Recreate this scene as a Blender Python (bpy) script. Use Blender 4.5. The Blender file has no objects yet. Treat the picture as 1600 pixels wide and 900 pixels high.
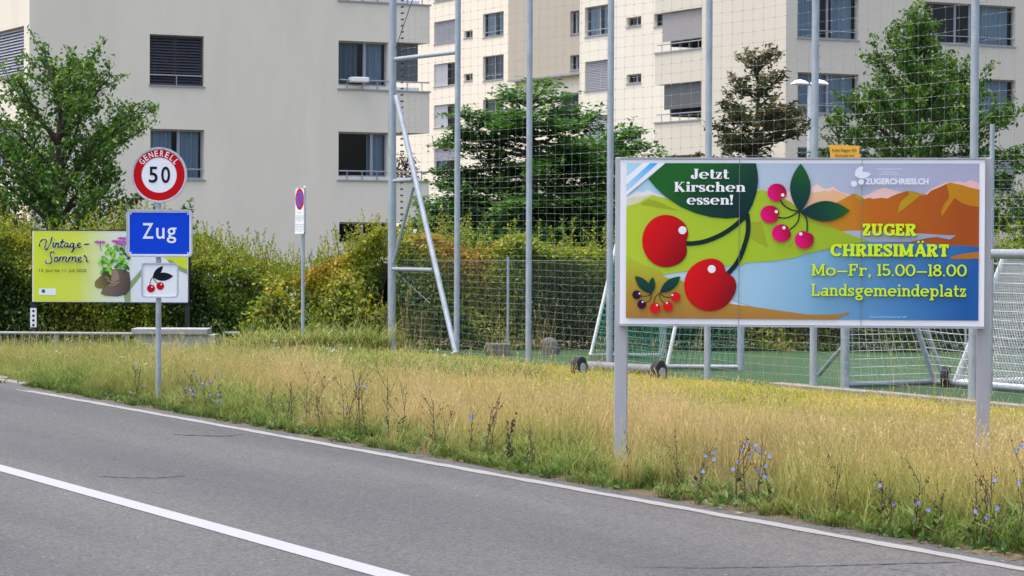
import bpy, bmesh, math, random
import numpy as np
from mathutils import Vector

# ------------------------------------------------------------------ camera, world, sun
SC = bpy.context.scene
COL = SC.collection
F, H, YH, ROLL = 4000.0, 1.8, 375.0, math.radians(0.25)
PITCH = math.atan((450.0 - YH) / F)
FWD = Vector((0, math.cos(PITCH), -math.sin(PITCH)))
U0 = Vector((0, math.sin(PITCH), math.cos(PITCH)))
R0 = Vector((1, 0, 0))
RT = R0 * math.cos(ROLL) + U0 * math.sin(ROLL)
UP = U0 * math.cos(ROLL) - R0 * math.sin(ROLL)
CAM = Vector((0, 0, H))
cd = bpy.data.cameras.new('camera')
cd.sensor_width = 36.0
cd.lens = 36.0 * F / 1600.0
cd.clip_start = 0.1
cd.clip_end = 3000
cam = bpy.data.objects.new('camera', cd)
COL.objects.link(cam)
from mathutils import Matrix
cam.matrix_world = Matrix(((RT.x, UP.x, -FWD.x, 0), (RT.y, UP.y, -FWD.y, 0), (RT.z, UP.z, -FWD.z, H), (0, 0, 0, 1)))
SC.camera = cam
cd.dof.use_dof = True
cd.dof.focus_distance = 24.0
cd.dof.aperture_fstop = 13.0

SUN = Vector((-0.25, -0.05, 0.95)).normalized()         # towards the sun: high on the left, hazy
w = bpy.data.worlds.new('World')
SC.world = w
w.use_nodes = True
nt = w.node_tree
sky = nt.nodes.new('ShaderNodeTexSky')
sky.sky_type = 'NISHITA'
sky.sun_disc = False
sky.sun_elevation = math.asin(SUN.z)
sky.sun_rotation = math.atan2(SUN.x, SUN.y)
sky.altitude = 400
sky.air_density = 0.7
sky.dust_density = 6.0
sky.ozone_density = 0.5
nt.links.new(sky.outputs[0], nt.nodes['Background'].inputs[0])
nt.nodes['Background'].inputs[1].default_value = 0.15
ld = bpy.data.lights.new('sun', 'SUN')
ld.energy = 0.6
ld.angle = math.radians(10)
ld.color = (1.0, 0.93, 0.82)
lo = bpy.data.objects.new('sun', ld)
COL.objects.link(lo)
lo.rotation_euler = (-SUN).to_track_quat('-Z', 'Y').to_euler()
lo.location = (-20, 10, 30)
SC.view_settings.view_transform = 'Standard'
SC.view_settings.look = 'None'
SC.view_settings.gamma = 1.0
SC.view_settings.exposure = 1.38
SC.cycles.max_bounces = 6
SC.cycles.diffuse_bounces = 3
SC.cycles.glossy_bounces = 2
SC.cycles.transmission_bounces = 2
SC.cycles.transparent_max_bounces = 10

# ------------------------------------------------------------------ geometry helpers
UX = Vector((-2125.0, 4000.0, 0)).normalized()          # along the road, away from us
NX = Vector((UX.y, -UX.x, 0))                           # across the road, towards the verge
ZV = Vector((0, 0, 1))
rnd = random.Random(7)


def ST(s, t, z=0.0):
    return UX * s + NX * t + ZV * z


def ray(px, py):
    return FWD + RT * ((px - 800) / F) + UP * ((450 - py) / F)


def gp(px, py, z=0.0):
    d = ray(px, py)
    return CAM + d * ((z - H) / d.z)


def atY(px, py, Y):
    d = ray(px, py)
    return CAM + d * (Y / d.y)


def plane_hit(px, py, nrm, c):
    d = ray(px, py)
    return CAM + d * ((c - CAM.dot(nrm)) / d.dot(nrm))


def lin(c):
    out = []
    for v in c[:3]:
        v = v / 255.0
        out.append(v / 12.92 if v <= 0.04045 else ((v + 0.055) / 1.055) ** 2.4)
    return tuple(out)


class MB:
    def __init__(self):
        self.v, self.f = [], []

    def face(self, pts):
        i = len(self.v)
        self.v += [tuple(p) for p in pts]
        self.f.append(tuple(range(i, i + len(pts))))

    def quadbox(self, c):                                # 8 corners: bottom ring, top ring
        i = len(self.v)
        self.v += [tuple(p) for p in c]
        for q in ((3, 2, 1, 0), (4, 5, 6, 7), (0, 1, 5, 4), (1, 2, 6, 5), (2, 3, 7, 6), (3, 0, 4, 7)):
            self.f.append(tuple(i + k for k in q))

    def box(self, x0, x1, y0, y1, z0, z1):
        self.quadbox([(x0, y0, z0), (x1, y0, z0), (x1, y1, z0), (x0, y1, z0),
                      (x0, y0, z1), (x1, y0, z1), (x1, y1, z1), (x0, y1, z1)])

    def tube(self, pts, r, k=8, caps=True):
        pts = [Vector(p) for p in pts]
        n = len(pts)
        rs = r if isinstance(r, (list, tuple)) else [r] * n
        i0 = len(self.v)
        for j, p in enumerate(pts):
            d = (pts[min(j + 1, n - 1)] - pts[max(j - 1, 0)])
            if d.length < 1e-9:
                d = Vector((0, 0, 1))
            d.normalize()
            ref = Vector((0, 0, 1)) if abs(d.z) < 0.9 else Vector((1, 0, 0))
            a = d.cross(ref).normalized()
            b = d.cross(a)
            for q in range(k):
                an = 2 * math.pi * q / k
                self.v.append(tuple(p + (a * math.cos(an) + b * math.sin(an)) * rs[j]))
        for j in range(n - 1):
            for q in range(k):
                q2 = (q + 1) % k
                self.f.append((i0 + j * k + q, i0 + j * k + q2, i0 + (j + 1) * k + q2, i0 + (j + 1) * k + q))
        if caps:
            self.f.append(tuple(i0 + q for q in range(k)))
            self.f.append(tuple(i0 + (n - 1) * k + q for q in reversed(range(k))))

    def fill(self, pts2, y=0.0):                         # polygon in a local x,z plane facing -y
        self.face([(p[0], y, p[1]) for p in pts2])

    def build(self, name, mat, parent=None, local=False, smooth=False, loc=None, bevel=0.0):
        me = bpy.data.meshes.new(name)
        v = self.v
        off = None
        if parent is not None and not local:
            off = root_loc(parent)
        elif loc is not None:
            off = Vector(loc)
        if off is not None:
            v = [(a - off.x, b - off.y, c - off.z) for a, b, c in v]
        me.from_pydata(v, [], self.f)
        me.update()
        if smooth:
            me.shade_smooth()
            try:
                me.set_sharp_from_angle(angle=math.radians(40))
            except Exception:
                pass
        o = bpy.data.objects.new(name, me)
        COL.objects.link(o)
        if mat is not None:
            me.materials.append(mat)
        if parent is not None:
            o.parent = parent
        elif loc is not None:
            o.location = loc
        if bevel > 0:
            m = o.modifiers.new('bevel', 'BEVEL')
            m.width = bevel
            m.segments = 2
            m.limit_method = 'ANGLE'
        return o


def root_loc(o):
    l = Vector((0, 0, 0))
    while o is not None:
        l += o.location
        o = o.parent
    return l


def empty(name, loc, rz=0.0):
    o = bpy.data.objects.new(name, None)
    o.empty_display_size = 0.2
    o.location = loc
    o.rotation_euler = (0, 0, rz)
    COL.objects.link(o)
    return o


def tag(o, label=None, cat=None, group=None, kind=None):
    if label:
        o['label'] = label
    if cat:
        o['category'] = cat
    if group:
        o['group'] = group
    if kind:
        o['kind'] = kind
    return o


def np_mesh(name, verts, faces, mat, parent=None, attrs=None, smooth=False):
    """verts (N,3), faces (M,k) numpy; world coordinates, made relative to the parent."""
    verts = np.asarray(verts, dtype=np.float32)
    faces = np.asarray(faces, dtype=np.int32)
    if parent is not None:
        l = root_loc(parent)
        verts = verts - np.array((l.x, l.y, l.z), dtype=np.float32)
    me = bpy.data.meshes.new(name)
    me.vertices.add(len(verts))
    me.vertices.foreach_set('co', verts.ravel())
    m, k = faces.shape
    me.loops.add(m * k)
    me.loops.foreach_set('vertex_index', faces.ravel())
    me.polygons.add(m)
    me.polygons.foreach_set('loop_start', np.arange(0, m * k, k, dtype=np.int32))
    me.update(calc_edges=True)
    if attrs:
        for an, av in attrs.items():
            at = me.attributes.new(an, 'FLOAT', 'POINT')
            at.data.foreach_set('value', np.asarray(av, dtype=np.float32))
    if smooth:
        me.shade_smooth()
    if mat is not None:
        me.materials.append(mat)
    o = bpy.data.objects.new(name, me)
    COL.objects.link(o)
    if parent is not None:
        o.parent = parent
    return o


# ------------------------------------------------------------------ materials
def pmat(name, col, rough=0.6, metal=0.0, noise=0.0, nscale=5.0, bump=0.0, bscale=60.0, spec=0.5, streak=None):
    m = bpy.data.materials.new(name)
    m.use_nodes = True
    t = m.node_tree
    b = t.nodes['Principled BSDF']
    b.inputs['Roughness'].default_value = rough
    b.inputs['Metallic'].default_value = metal
    b.inputs['Specular IOR Level'].default_value = spec
    b.inputs['Base Color'].default_value = (*col, 1)
    if noise > 0 or bump > 0:
        tc = t.nodes.new('ShaderNodeTexCoord')
        mp = t.nodes.new('ShaderNodeMapping')
        t.links.new(tc.outputs['Object'], mp.inputs[0])
        if streak:
            mp.inputs['Scale'].default_value = streak
    if noise > 0:
        n = t.nodes.new('ShaderNodeTexNoise')
        n.inputs['Scale'].default_value = nscale
        n.inputs['Detail'].default_value = 6
        n.inputs['Roughness'].default_value = 0.65
        t.links.new(mp.outputs[0], n.inputs['Vector'])
        r = t.nodes.new('ShaderNodeValToRGB')
        r.color_ramp.elements[0].position = 0.3
        r.color_ramp.elements[1].position = 0.7
        r.color_ramp.elements[0].color = (*[c * (1 - noise) for c in col], 1)
        r.color_ramp.elements[1].color = (*[min(1, c * (1 + noise)) for c in col], 1)
        t.links.new(n.outputs[0], r.inputs[0])
        t.links.new(r.outputs[0], b.inputs['Base Color'])
    if bump > 0:
        n2 = t.nodes.new('ShaderNodeTexNoise')
        n2.inputs['Scale'].default_value = bscale
        n2.inputs['Detail'].default_value = 4
        t.links.new(mp.outputs[0], n2.inputs['Vector'])
        bp = t.nodes.new('ShaderNodeBump')
        bp.inputs['Strength'].default_value = bump
        bp.inputs['Distance'].default_value = 0.02
        t.links.new(n2.outputs[0], bp.inputs['Height'])
        t.links.new(bp.outputs[0], b.inputs['Normal'])
    return m


def grad_mat(name, stops, d, o=(0, 0, 0), rough=0.45):
    """print colours running along a direction of the object's own coordinates"""
    m = bpy.data.materials.new(name)
    m.use_nodes = True
    t = m.node_tree
    b = t.nodes['Principled BSDF']
    b.inputs['Roughness'].default_value = rough
    b.inputs['Specular IOR Level'].default_value = 0.12
    tc = t.nodes.new('ShaderNodeTexCoord')
    sub = t.nodes.new('ShaderNodeVectorMath')
    sub.operation = 'SUBTRACT'
    sub.inputs[1].default_value = o
    dot = t.nodes.new('ShaderNodeVectorMath')
    dot.operation = 'DOT_PRODUCT'
    L2 = d[0] ** 2 + d[1] ** 2 + d[2] ** 2
    dot.inputs[1].default_value = (d[0] / L2, d[1] / L2, d[2] / L2)
    r = t.nodes.new('ShaderNodeValToRGB')
    t.links.new(tc.outputs['Object'], sub.inputs[0])
    t.links.new(sub.outputs[0], dot.inputs[0])
    t.links.new(dot.outputs['Value'], r.inputs[0])
    t.links.new(r.outputs[0], b.inputs['Base Color'])
    e = r.color_ramp.elements
    while len(e) < len(stops):
        e.new(0.5)
    for k, (p, c) in enumerate(stops):
        e[k].position = p
        e[k].color = (*[min(0.95, v * 1.15) for v in lin(c)], 1)
    return m


def leaf_mat(name, cols, trans=0.3, rough=0.5):
    m = bpy.data.materials.new(name)
    m.use_nodes = True
    t = m.node_tree
    b = t.nodes['Principled BSDF']
    b.inputs['Roughness'].default_value = rough
    b.inputs['Specular IOR Level'].default_value = 0.35
    a = t.nodes.new('ShaderNodeAttribute')
    a.attribute_name = 'tint'
    r = t.nodes.new('ShaderNodeValToRGB')
    e = r.color_ramp.elements
    while len(e) < len(cols):
        e.new(0.5)
    for k, c in enumerate(cols):
        e[k].position = k / (len(cols) - 1)
        e[k].color = (*c, 1)
    t.links.new(a.outputs['Fac'], r.inputs[0])
    t.links.new(r.outputs[0], b.inputs['Base Color'])
    tr = t.nodes.new('ShaderNodeBsdfTranslucent')
    mul = t.nodes.new('ShaderNodeMix')
    mul.data_type = 'RGBA'
    mul.blend_type = 'MULTIPLY'
    mul.inputs['Factor'].default_value = 1.0
    t.links.new(r.outputs[0], mul.inputs['A'])
    mul.inputs['B'].default_value = (1.3, 1.5, 0.5, 1)
    t.links.new(mul.outputs['Result'], tr.inputs['Color'])
    mx = t.nodes.new('ShaderNodeMixShader')
    mx.inputs[0].default_value = trans
    t.links.new(b.outputs[0], mx.inputs[1])
    t.links.new(tr.outputs[0], mx.inputs[2])
    t.links.new(mx.outputs[0], t.nodes['Material Output'].inputs['Surface'])
    return m


def blade_mat(name, base_cols, tip_cols, trans=0.25):
    """grass: tuft tint from the instance, base-to-tip colour along each blade"""
    m = bpy.data.materials.new(name)
    m.use_nodes = True
    t = m.node_tree
    b = t.nodes['Principled BSDF']
    b.inputs['Roughness'].default_value = 0.6
    b.inputs['Specular IOR Level'].default_value = 0.25
    ai = t.nodes.new('ShaderNodeAttribute')
    ai.attribute_type = 'INSTANCER'
    ai.attribute_name = 'tint'
    ah = t.nodes.new('ShaderNodeAttribute')
    ah.attribute_name = 'tint'
    av = t.nodes.new('ShaderNodeAttribute')
    av.attribute_name = 'vary'
    add = t.nodes.new('ShaderNodeMath')
    add.operation = 'ADD'
    t.links.new(ai.outputs['Fac'], add.inputs[0])
    t.links.new(av.outputs['Fac'], add.inputs[1])
    rs = []
    for cols in (base_cols, tip_cols):
        r = t.nodes.new('ShaderNodeValToRGB')
        e = r.color_ramp.elements
        while len(e) < len(cols):
            e.new(0.5)
        for k, c in enumerate(cols):
            e[k].position = k / (len(cols) - 1)
            e[k].color = (*c, 1)
        t.links.new(add.outputs[0], r.inputs[0])
        rs.append(r)
    mx = t.nodes.new('ShaderNodeMix')
    mx.data_type = 'RGBA'
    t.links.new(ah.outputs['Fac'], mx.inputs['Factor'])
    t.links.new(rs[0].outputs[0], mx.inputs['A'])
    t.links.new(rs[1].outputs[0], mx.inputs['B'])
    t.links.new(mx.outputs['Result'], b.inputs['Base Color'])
    tr = t.nodes.new('ShaderNodeBsdfTranslucent')
    t.links.new(mx.outputs['Result'], tr.inputs['Color'])
    ms = t.nodes.new('ShaderNodeMixShader')
    ms.inputs[0].default_value = trans
    t.links.new(b.outputs[0], ms.inputs[1])
    t.links.new(tr.outputs[0], ms.inputs[2])
    t.links.new(ms.outputs[0], t.nodes['Material Output'].inputs['Surface'])
    return m


def glass_mat(name, tint=(0.74, 0.82, 0.86), ior=1.5):
    m = bpy.data.materials.new(name)
    m.use_nodes = True
    t = m.node_tree
    t.nodes.remove(t.nodes['Principled BSDF'])
    tr = t.nodes.new('ShaderNodeBsdfTransparent')
    tr.inputs[0].default_value = (*tint, 1)
    gl = t.nodes.new('ShaderNodeBsdfGlossy')
    gl.inputs['Roughness'].default_value = 0.02
    fr = t.nodes.new('ShaderNodeFresnel')
    fr.inputs[0].default_value = ior
    mu = t.nodes.new('ShaderNodeMath')
    mu.operation = 'MULTIPLY_ADD'
    mu.inputs[1].default_value = 0.8
    mu.inputs[2].default_value = 0.0
    t.links.new(fr.outputs[0], mu.inputs[0])
    mx = t.nodes.new('ShaderNodeMixShader')
    t.links.new(mu.outputs[0], mx.inputs[0])
    t.links.new(tr.outputs[0], mx.inputs[1])
    t.links.new(gl.outputs[0], mx.inputs[2])
    t.links.new(mx.outputs[0], t.nodes['Material Output'].inputs['Surface'])
    return m


def asphalt_mat():
    m = bpy.data.materials.new('asphalt')
    m.use_nodes = True
    t = m.node_tree
    b = t.nodes['Principled BSDF']
    b.inputs['Roughness'].default_value = 0.8
    b.inputs['Specular IOR Level'].default_value = 0.35
    tc = t.nodes.new('ShaderNodeTexCoord')
    big = t.nodes.new('ShaderNodeTexNoise')
    big.inputs['Scale'].default_value = 0.55
    big.inputs['Detail'].default_value = 5
    mp = t.nodes.new('ShaderNodeMapping')
    mp.vector_type = 'TEXTURE'
    mp.inputs['Rotation'].default_value = (0, 0, math.atan2(UX.y, UX.x))
    mp.inputs['Scale'].default_value = (7.0, 0.62, 1)
    t.links.new(tc.outputs['Object'], mp.inputs[0])
    t.links.new(mp.outputs[0], big.inputs['Vector'])
    fine = t.nodes.new('ShaderNodeTexNoise')
    fine.inputs['Scale'].default_value = 48
    fine.inputs['Detail'].default_value = 3
    fine.inputs['Roughness'].default_value = 0.8
    t.links.new(tc.outputs['Object'], fine.inputs['Vector'])
    vor = t.nodes.new('ShaderNodeTexVoronoi')
    vor.inputs['Scale'].default_value = 46
    t.links.new(tc.outputs['Object'], vor.inputs['Vector'])
    r1 = t.nodes.new('ShaderNodeValToRGB')
    r1.color_ramp.elements[0].position = 0.33
    r1.color_ramp.elements[1].position = 0.68
    r1.color_ramp.elements[0].color = (0.074, 0.0755, 0.076, 1)
    r1.color_ramp.elements[1].color = (0.112, 0.112, 0.104, 1)
    t.links.new(big.outputs[0], r1.inputs[0])
    r2 = t.nodes.new('ShaderNodeValToRGB')
    r2.color_ramp.elements[0].position = 0.3
    r2.color_ramp.elements[1].position = 0.72
    r2.color_ramp.elements[0].color = (0.35, 0.35, 0.35, 1)
    r2.color_ramp.elements[1].color = (1.75, 1.75, 1.75, 1)
    t.links.new(fine.outputs[0], r2.inputs[0])
    mx = t.nodes.new('ShaderNodeMix')
    mx.data_type = 'RGBA'
    mx.blend_type = 'MULTIPLY'
    mx.inputs['Factor'].default_value = 1
    t.links.new(r1.outputs[0], mx.inputs['A'])
    t.links.new(r2.outputs[0], mx.inputs['B'])
    r3 = t.nodes.new('ShaderNodeValToRGB')                # single pale stones
    r3.color_ramp.elements[0].position = 0.035
    r3.color_ramp.elements[1].position = 0.06
    r3.color_ramp.elements[0].color = (1, 1, 1, 1)
    r3.color_ramp.elements[1].color = (0, 0, 0, 1)
    v2 = t.nodes.new('ShaderNodeTexVoronoi')
    v2.inputs['Scale'].default_value = 5
    t.links.new(tc.outputs['Object'], v2.inputs['Vector'])
    t.links.new(v2.outputs['Distance'], r3.inputs[0])
    mx2 = t.nodes.new('ShaderNodeMix')
    mx2.data_type = 'RGBA'
    t.links.new(r3.outputs[0], mx2.inputs['Factor'])
    t.links.new(mx.outputs['Result'], mx2.inputs['A'])
    mx2.inputs['B'].default_value = (0.3, 0.3, 0.29, 1)
    t.links.new(mx2.outputs['Result'], b.inputs['Base Color'])
    bp = t.nodes.new('ShaderNodeBump')
    bp.inputs['Strength'].default_value = 0.5
    bp.inputs['Distance'].default_value = 0.01
    t.links.new(vor.outputs['Distance'], bp.inputs['Height'])
    t.links.new(bp.outputs[0], b.inputs['Normal'])
    return m


def paint_mat(name, col, wear=0.5):
    m = bpy.data.materials.new(name)
    m.use_nodes = True
    t = m.node_tree
    b = t.nodes['Principled BSDF']
    b.inputs['Roughness'].default_value = 0.7
    tc = t.nodes.new('ShaderNodeTexCoord')
    n = t.nodes.new('ShaderNodeTexNoise')
    n.inputs['Scale'].default_value = 28
    n.inputs['Detail'].default_value = 6
    n.inputs['Roughness'].default_value = 0.75
    t.links.new(tc.outputs['Object'], n.inputs['Vector'])
    r = t.nodes.new('ShaderNodeValToRGB')
    r.color_ramp.elements[0].position = 0.5 - 0.16 * (1 - wear) - 0.14
    r.color_ramp.elements[1].position = r.color_ramp.elements[0].position + 0.12
    r.color_ramp.elements[0].color = (0.2, 0.2, 0.2, 1)
    r.color_ramp.elements[1].color = (*col, 1)
    t.links.new(n.outputs[0], r.inputs[0])
    t.links.new(r.outputs[0], b.inputs['Base Color'])
    return m


M = {}
M['asphalt'] = asphalt_mat()
M['paint'] = paint_mat('road paint', (0.35, 0.362, 0.378), 0.10)
M['paint_worn'] = paint_mat('worn road paint', (0.28, 0.28, 0.265), 0.92)
M['tar'] = pmat('tar', (0.04, 0.041, 0.042), 0.8)
M['soil'] = pmat('dry soil and thatch', (0.11, 0.085, 0.045), 0.95, noise=0.45, nscale=3.0, bump=0.8, bscale=30)
M['turf'] = pmat('artificial turf', (0.030, 0.084, 0.026), 0.9, noise=0.15, nscale=1.2, bump=0.3, bscale=120)
M['galv'] = pmat('galvanised steel', (0.40, 0.45, 0.49), 0.5, 0.35, noise=0.16, nscale=14, streak=(1, 1, 0.4))
M['galv_lt'] = pmat('pale galvanised steel', (0.34, 0.37, 0.40), 0.45, 0.3, noise=0.12, nscale=12)
M['galv_dark'] = pmat('dull galvanised steel', (0.20, 0.21, 0.22), 0.6, 0.3, noise=0.2, nscale=10)
M['alu'] = pmat('matt aluminium', (0.46, 0.46, 0.48), 0.5, 0.25, noise=0.10, nscale=5, streak=(1, 1, 0.15))
M['alu_white'] = pmat('white coated aluminium', (0.92, 0.92, 0.93), 0.4, noise=0.03, nscale=3)
M['black_metal'] = pmat('black painted steel', (0.022, 0.022, 0.026), 0.5, noise=0.2, nscale=9)
M['concrete'] = pmat('concrete', (0.27, 0.245, 0.205), 0.9, noise=0.22, nscale=6, bump=0.3, bscale=40)
M['concrete_lt'] = pmat('pale concrete', (0.36, 0.375, 0.37), 0.9, noise=0.2, nscale=3, bump=0.3, bscale=40)
M['stone'] = pmat('grey stone', (0.13, 0.125, 0.12), 0.9, noise=0.25, nscale=5, bump=0.5, bscale=20)
M['plaster_grey'] = pmat('grey white render', (0.80, 0.765, 0.615), 0.9, noise=0.055, nscale=0.9, bump=0.15, bscale=25, streak=(1, 1, 0.22))
M['plaster_cream'] = pmat('cream render', (0.88, 0.82, 0.66), 0.9, noise=0.03, nscale=0.4)
M['plaster_cream_c'] = pmat('dull cream render', (0.81, 0.775, 0.64), 0.9, noise=0.03, nscale=0.4)
M['plaster_cream_b'] = pmat('pale stone render', (0.68, 0.65, 0.535), 0.9, noise=0.03, nscale=0.4)
M['plaster_taupe'] = pmat('taupe render', (0.47, 0.44, 0.345), 0.9, noise=0.02, nscale=0.4)
M['ledge'] = pmat('zinc ledge', (0.33, 0.34, 0.36), 0.5, 0.2)
M['frame'] = pmat('grey window frame', (0.33, 0.35, 0.39), 0.5, 0.1)
M['room'] = pmat('room interior', (0.035, 0.037, 0.042), 0.9)
M['blind_dark'] = pmat('dark blind slat', (0.045, 0.047, 0.055), 0.5)
M['blind_light'] = pmat('pale blind slat', (0.42, 0.43, 0.46), 0.5)
M['curtain'] = pmat('grey blue curtain', (0.44, 0.54, 0.62), 0.9)
M['curtain_dk'] = pmat('slate curtain', (0.20, 0.25, 0.30), 0.9)
M['fabric'] = pmat('grey screen fabric', (0.33, 0.325, 0.32), 0.9, noise=0.06, nscale=8)
M['fabric_dk'] = pmat('dark screen fabric', (0.11, 0.125, 0.13), 0.8, noise=0.15, nscale=4)
M['glass'] = glass_mat('window glass')
M['net_strand'] = pmat('net cord', (0.33, 0.34, 0.34), 0.7)
M['wire'] = pmat('steel wire', (0.17, 0.18, 0.18), 0.5, 0.4)
M['white_net'] = pmat('white net cord', (0.62, 0.63, 0.63), 0.7)
M['green_net'] = pmat('green net cord', (0.03, 0.20, 0.13), 0.7)
M['rubber'] = pmat('black rubber', (0.02, 0.02, 0.021), 0.8)
M['bark'] = pmat('bark', (0.075, 0.058, 0.042), 0.95, noise=0.3, nscale=14, bump=0.6, bscale=25)
M['twig'] = pmat('hedge core', (0.03, 0.028, 0.018), 0.95)
M['stem'] = pmat('brown stalk', (0.085, 0.060, 0.036), 0.9)
M['stem_green'] = pmat('green stalk', (0.10, 0.15, 0.04), 0.9)
M['chicory'] = pmat('chicory petal', (0.28, 0.32, 0.60), 0.7)
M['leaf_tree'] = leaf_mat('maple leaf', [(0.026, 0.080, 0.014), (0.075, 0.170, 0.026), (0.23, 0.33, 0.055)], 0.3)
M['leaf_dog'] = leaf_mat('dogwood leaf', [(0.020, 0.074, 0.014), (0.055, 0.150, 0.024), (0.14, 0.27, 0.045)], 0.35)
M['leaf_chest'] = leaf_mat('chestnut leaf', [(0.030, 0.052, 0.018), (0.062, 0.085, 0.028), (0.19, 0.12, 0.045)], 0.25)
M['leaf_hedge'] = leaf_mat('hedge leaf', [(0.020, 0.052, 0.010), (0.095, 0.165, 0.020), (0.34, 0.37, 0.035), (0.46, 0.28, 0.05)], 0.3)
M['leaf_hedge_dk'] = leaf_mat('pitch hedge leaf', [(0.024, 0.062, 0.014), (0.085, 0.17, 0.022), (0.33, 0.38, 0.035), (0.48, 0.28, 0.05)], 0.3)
M['leaf_weed'] = leaf_mat('roadside weed leaf', [(0.035, 0.085, 0.02), (0.075, 0.15, 0.035), (0.17, 0.22, 0.06)], 0.3)
M['leaf_red'] = leaf_mat('red foliage', [(0.03, 0.012, 0.018), (0.07, 0.02, 0.03), (0.10, 0.05, 0.05)], 0.2)

EXEC_ORDER = []


# ------------------------------------------------------------------ ground, road, pitch
def ss(a, b, x):
    q = max(0.0, min(1.0, (x - a) / (b - a)))
    return q * q * (3 - 2 * q)


def gz(x, y):
    """the ground falls away to a ditch behind the far left of the verge"""
    return -0.75 * ss(38.0, 43.0, y) * ss(-1.5, -4.5, x)


def ground_sheet():
    xs = [-900, -300, -120, -60] + list(np.arange(-30, 30.1, 1.5)) + [60, 120, 300, 900]
    ys = [-300, -100, -40, -10] + list(np.arange(0, 66.1, 1.5)) + [100, 200, 400, 1500]
    v, f = [], []
    for y in ys:
        for x in xs:
            v.append((x, y, gz(x, y)))
    nx = len(xs)
    for j in range(len(ys) - 1):
        for i in range(nx - 1):
            f.append((j * nx + i, j * nx + i + 1, (j + 1) * nx + i + 1, (j + 1) * nx + i))
    mb = MB()
    mb.v, mb.f = v, f
    return tag(mb.build('ground', M['soil'], smooth=True), 'dry soil of the roadside verge under the grass', kind='structure')


ground_sheet()
T_EDGE, T_CENTRE, T_ASPH, T_FENCE = 9.03, 5.81, 9.26, 17.57


def strip(mb, s0, s1, t0, t1, z, n=1):
    for k in range(n):
        a, b = s0 + (s1 - s0) * k / n, s0 + (s1 - s0) * (k + 1) / n
        mb.face([ST(a, t0, z), ST(a, t1, z), ST(b, t1, z), ST(b, t0, z)][::-1])


mb = MB()
S0, S1 = -80, 220
pts = []
for k in range(0, 301):                                   # slightly ragged asphalt edge
    s = S0 + (S1 - S0) * k / 300
    pts.append((s, T_ASPH + 0.03 * math.sin(s * 2.1) + 0.02 * math.sin(s * 5.3 + 1)))
for (a, ta), (b, tb) in zip(pts[:-1], pts[1:]):
    mb.face([ST(a, -3.2, 0.010), ST(b, -3.2, 0.010), ST(b, tb, 0.010), ST(a, ta, 0.010)][::-1])
road = tag(mb.build('road', M['asphalt']), 'grey asphalt road running along the grass verge', kind='structure')
mb = MB()
strip(mb, S0, S1, T_CENTRE - 0.085, T_CENTRE + 0.085, 0.014)
mb.build('centre_line', M['paint'], road)
mb = MB()
sE = gp(22, 610).dot(UX)
prev = None
nE = 900
for k in range(nE + 1):                                   # worn, slightly ragged line
    q = S0 + (sE - S0) * k / nE
    ta = T_EDGE - 0.055 + 0.006 * math.sin(q * 7.1) + rnd.uniform(-.006, .006)
    tb = T_EDGE + 0.060 + 0.010 * math.sin(q * 4.3) + rnd.uniform(-.010, .010)
    if k > nE - 3:
        tb = ta + 0.03
    if prev:
        mb.face([ST(prev[0], prev[1], 0.014), ST(prev[0], prev[2], 0.014), ST(q, tb, 0.014), ST(q, ta, 0.014)][::-1])
    prev = (q, ta, tb)
mb.build('edge_line', M['paint_worn'], road)


def seam(pix, wid):
    mb = MB()
    pix = [(a_[0] + (b_[0] - a_[0]) * q / 4, a_[1] + (b_[1] - a_[1]) * q / 4 + rnd.uniform(-.5, .5)) for a_, b_ in zip(pix[:-1], pix[1:]) for q in range(4)] + [pix[-1]]
    P = [gp(x, y, 0.014) for x, y in pix]
    n = len(P)
    for k in range(n - 1):
        w0 = 0.55 * wid * (0.2 if k == 0 else 1.0) * rnd.uniform(0.4, 1.3)
        w1 = 0.55 * wid * (0.15 if k == n - 2 else 1.0) * rnd.uniform(0.4, 1.3)
        dv = Vector((0, 1, 0))
        mb.face([P[k] - dv * w0, P[k + 1] - dv * w1, P[k + 1] + dv * w1, P[k] + dv * w0])
    mb.build('tar_seam', M['tar'], road)


seam([(150, 744), (190, 745.5), (215, 746), (240, 746.5), (265, 745), (290, 743)], 0.035)
seam([(270, 679), (310, 680), (345, 681), (365, 680.5), (382, 678)], 0.05)
seam([(985, 886), (1100, 886.5), (1200, 885.5), (1300, 883), (1400, 880.5), (1505, 877.5)], 0.02)
seam([(1335, 881), (1380, 886), (1420, 892), (1460, 900)], 0.012)

kerb = None
for k in range(16):                                       # kerb stones where the side road joins
    s = 30.0 + k * 1.02
    off = 0.30 - min(1.0, k / 3.0) * 0.06
    mb = MB()
    c = []
    for z in (-0.1, 0.05 + 0.03 * min(1, k / 2)):
        for a, b in ((s, T_ASPH - 0.02), (s + 1.0, T_ASPH - 0.02), (s + 1.0, T_ASPH + 0.20), (s, T_ASPH + 0.20)):
            c.append(ST(a, b, z))
    mb.quadbox(c)
    mb.build('kerb_stone', M['concrete'], road, bevel=0.012)

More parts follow.
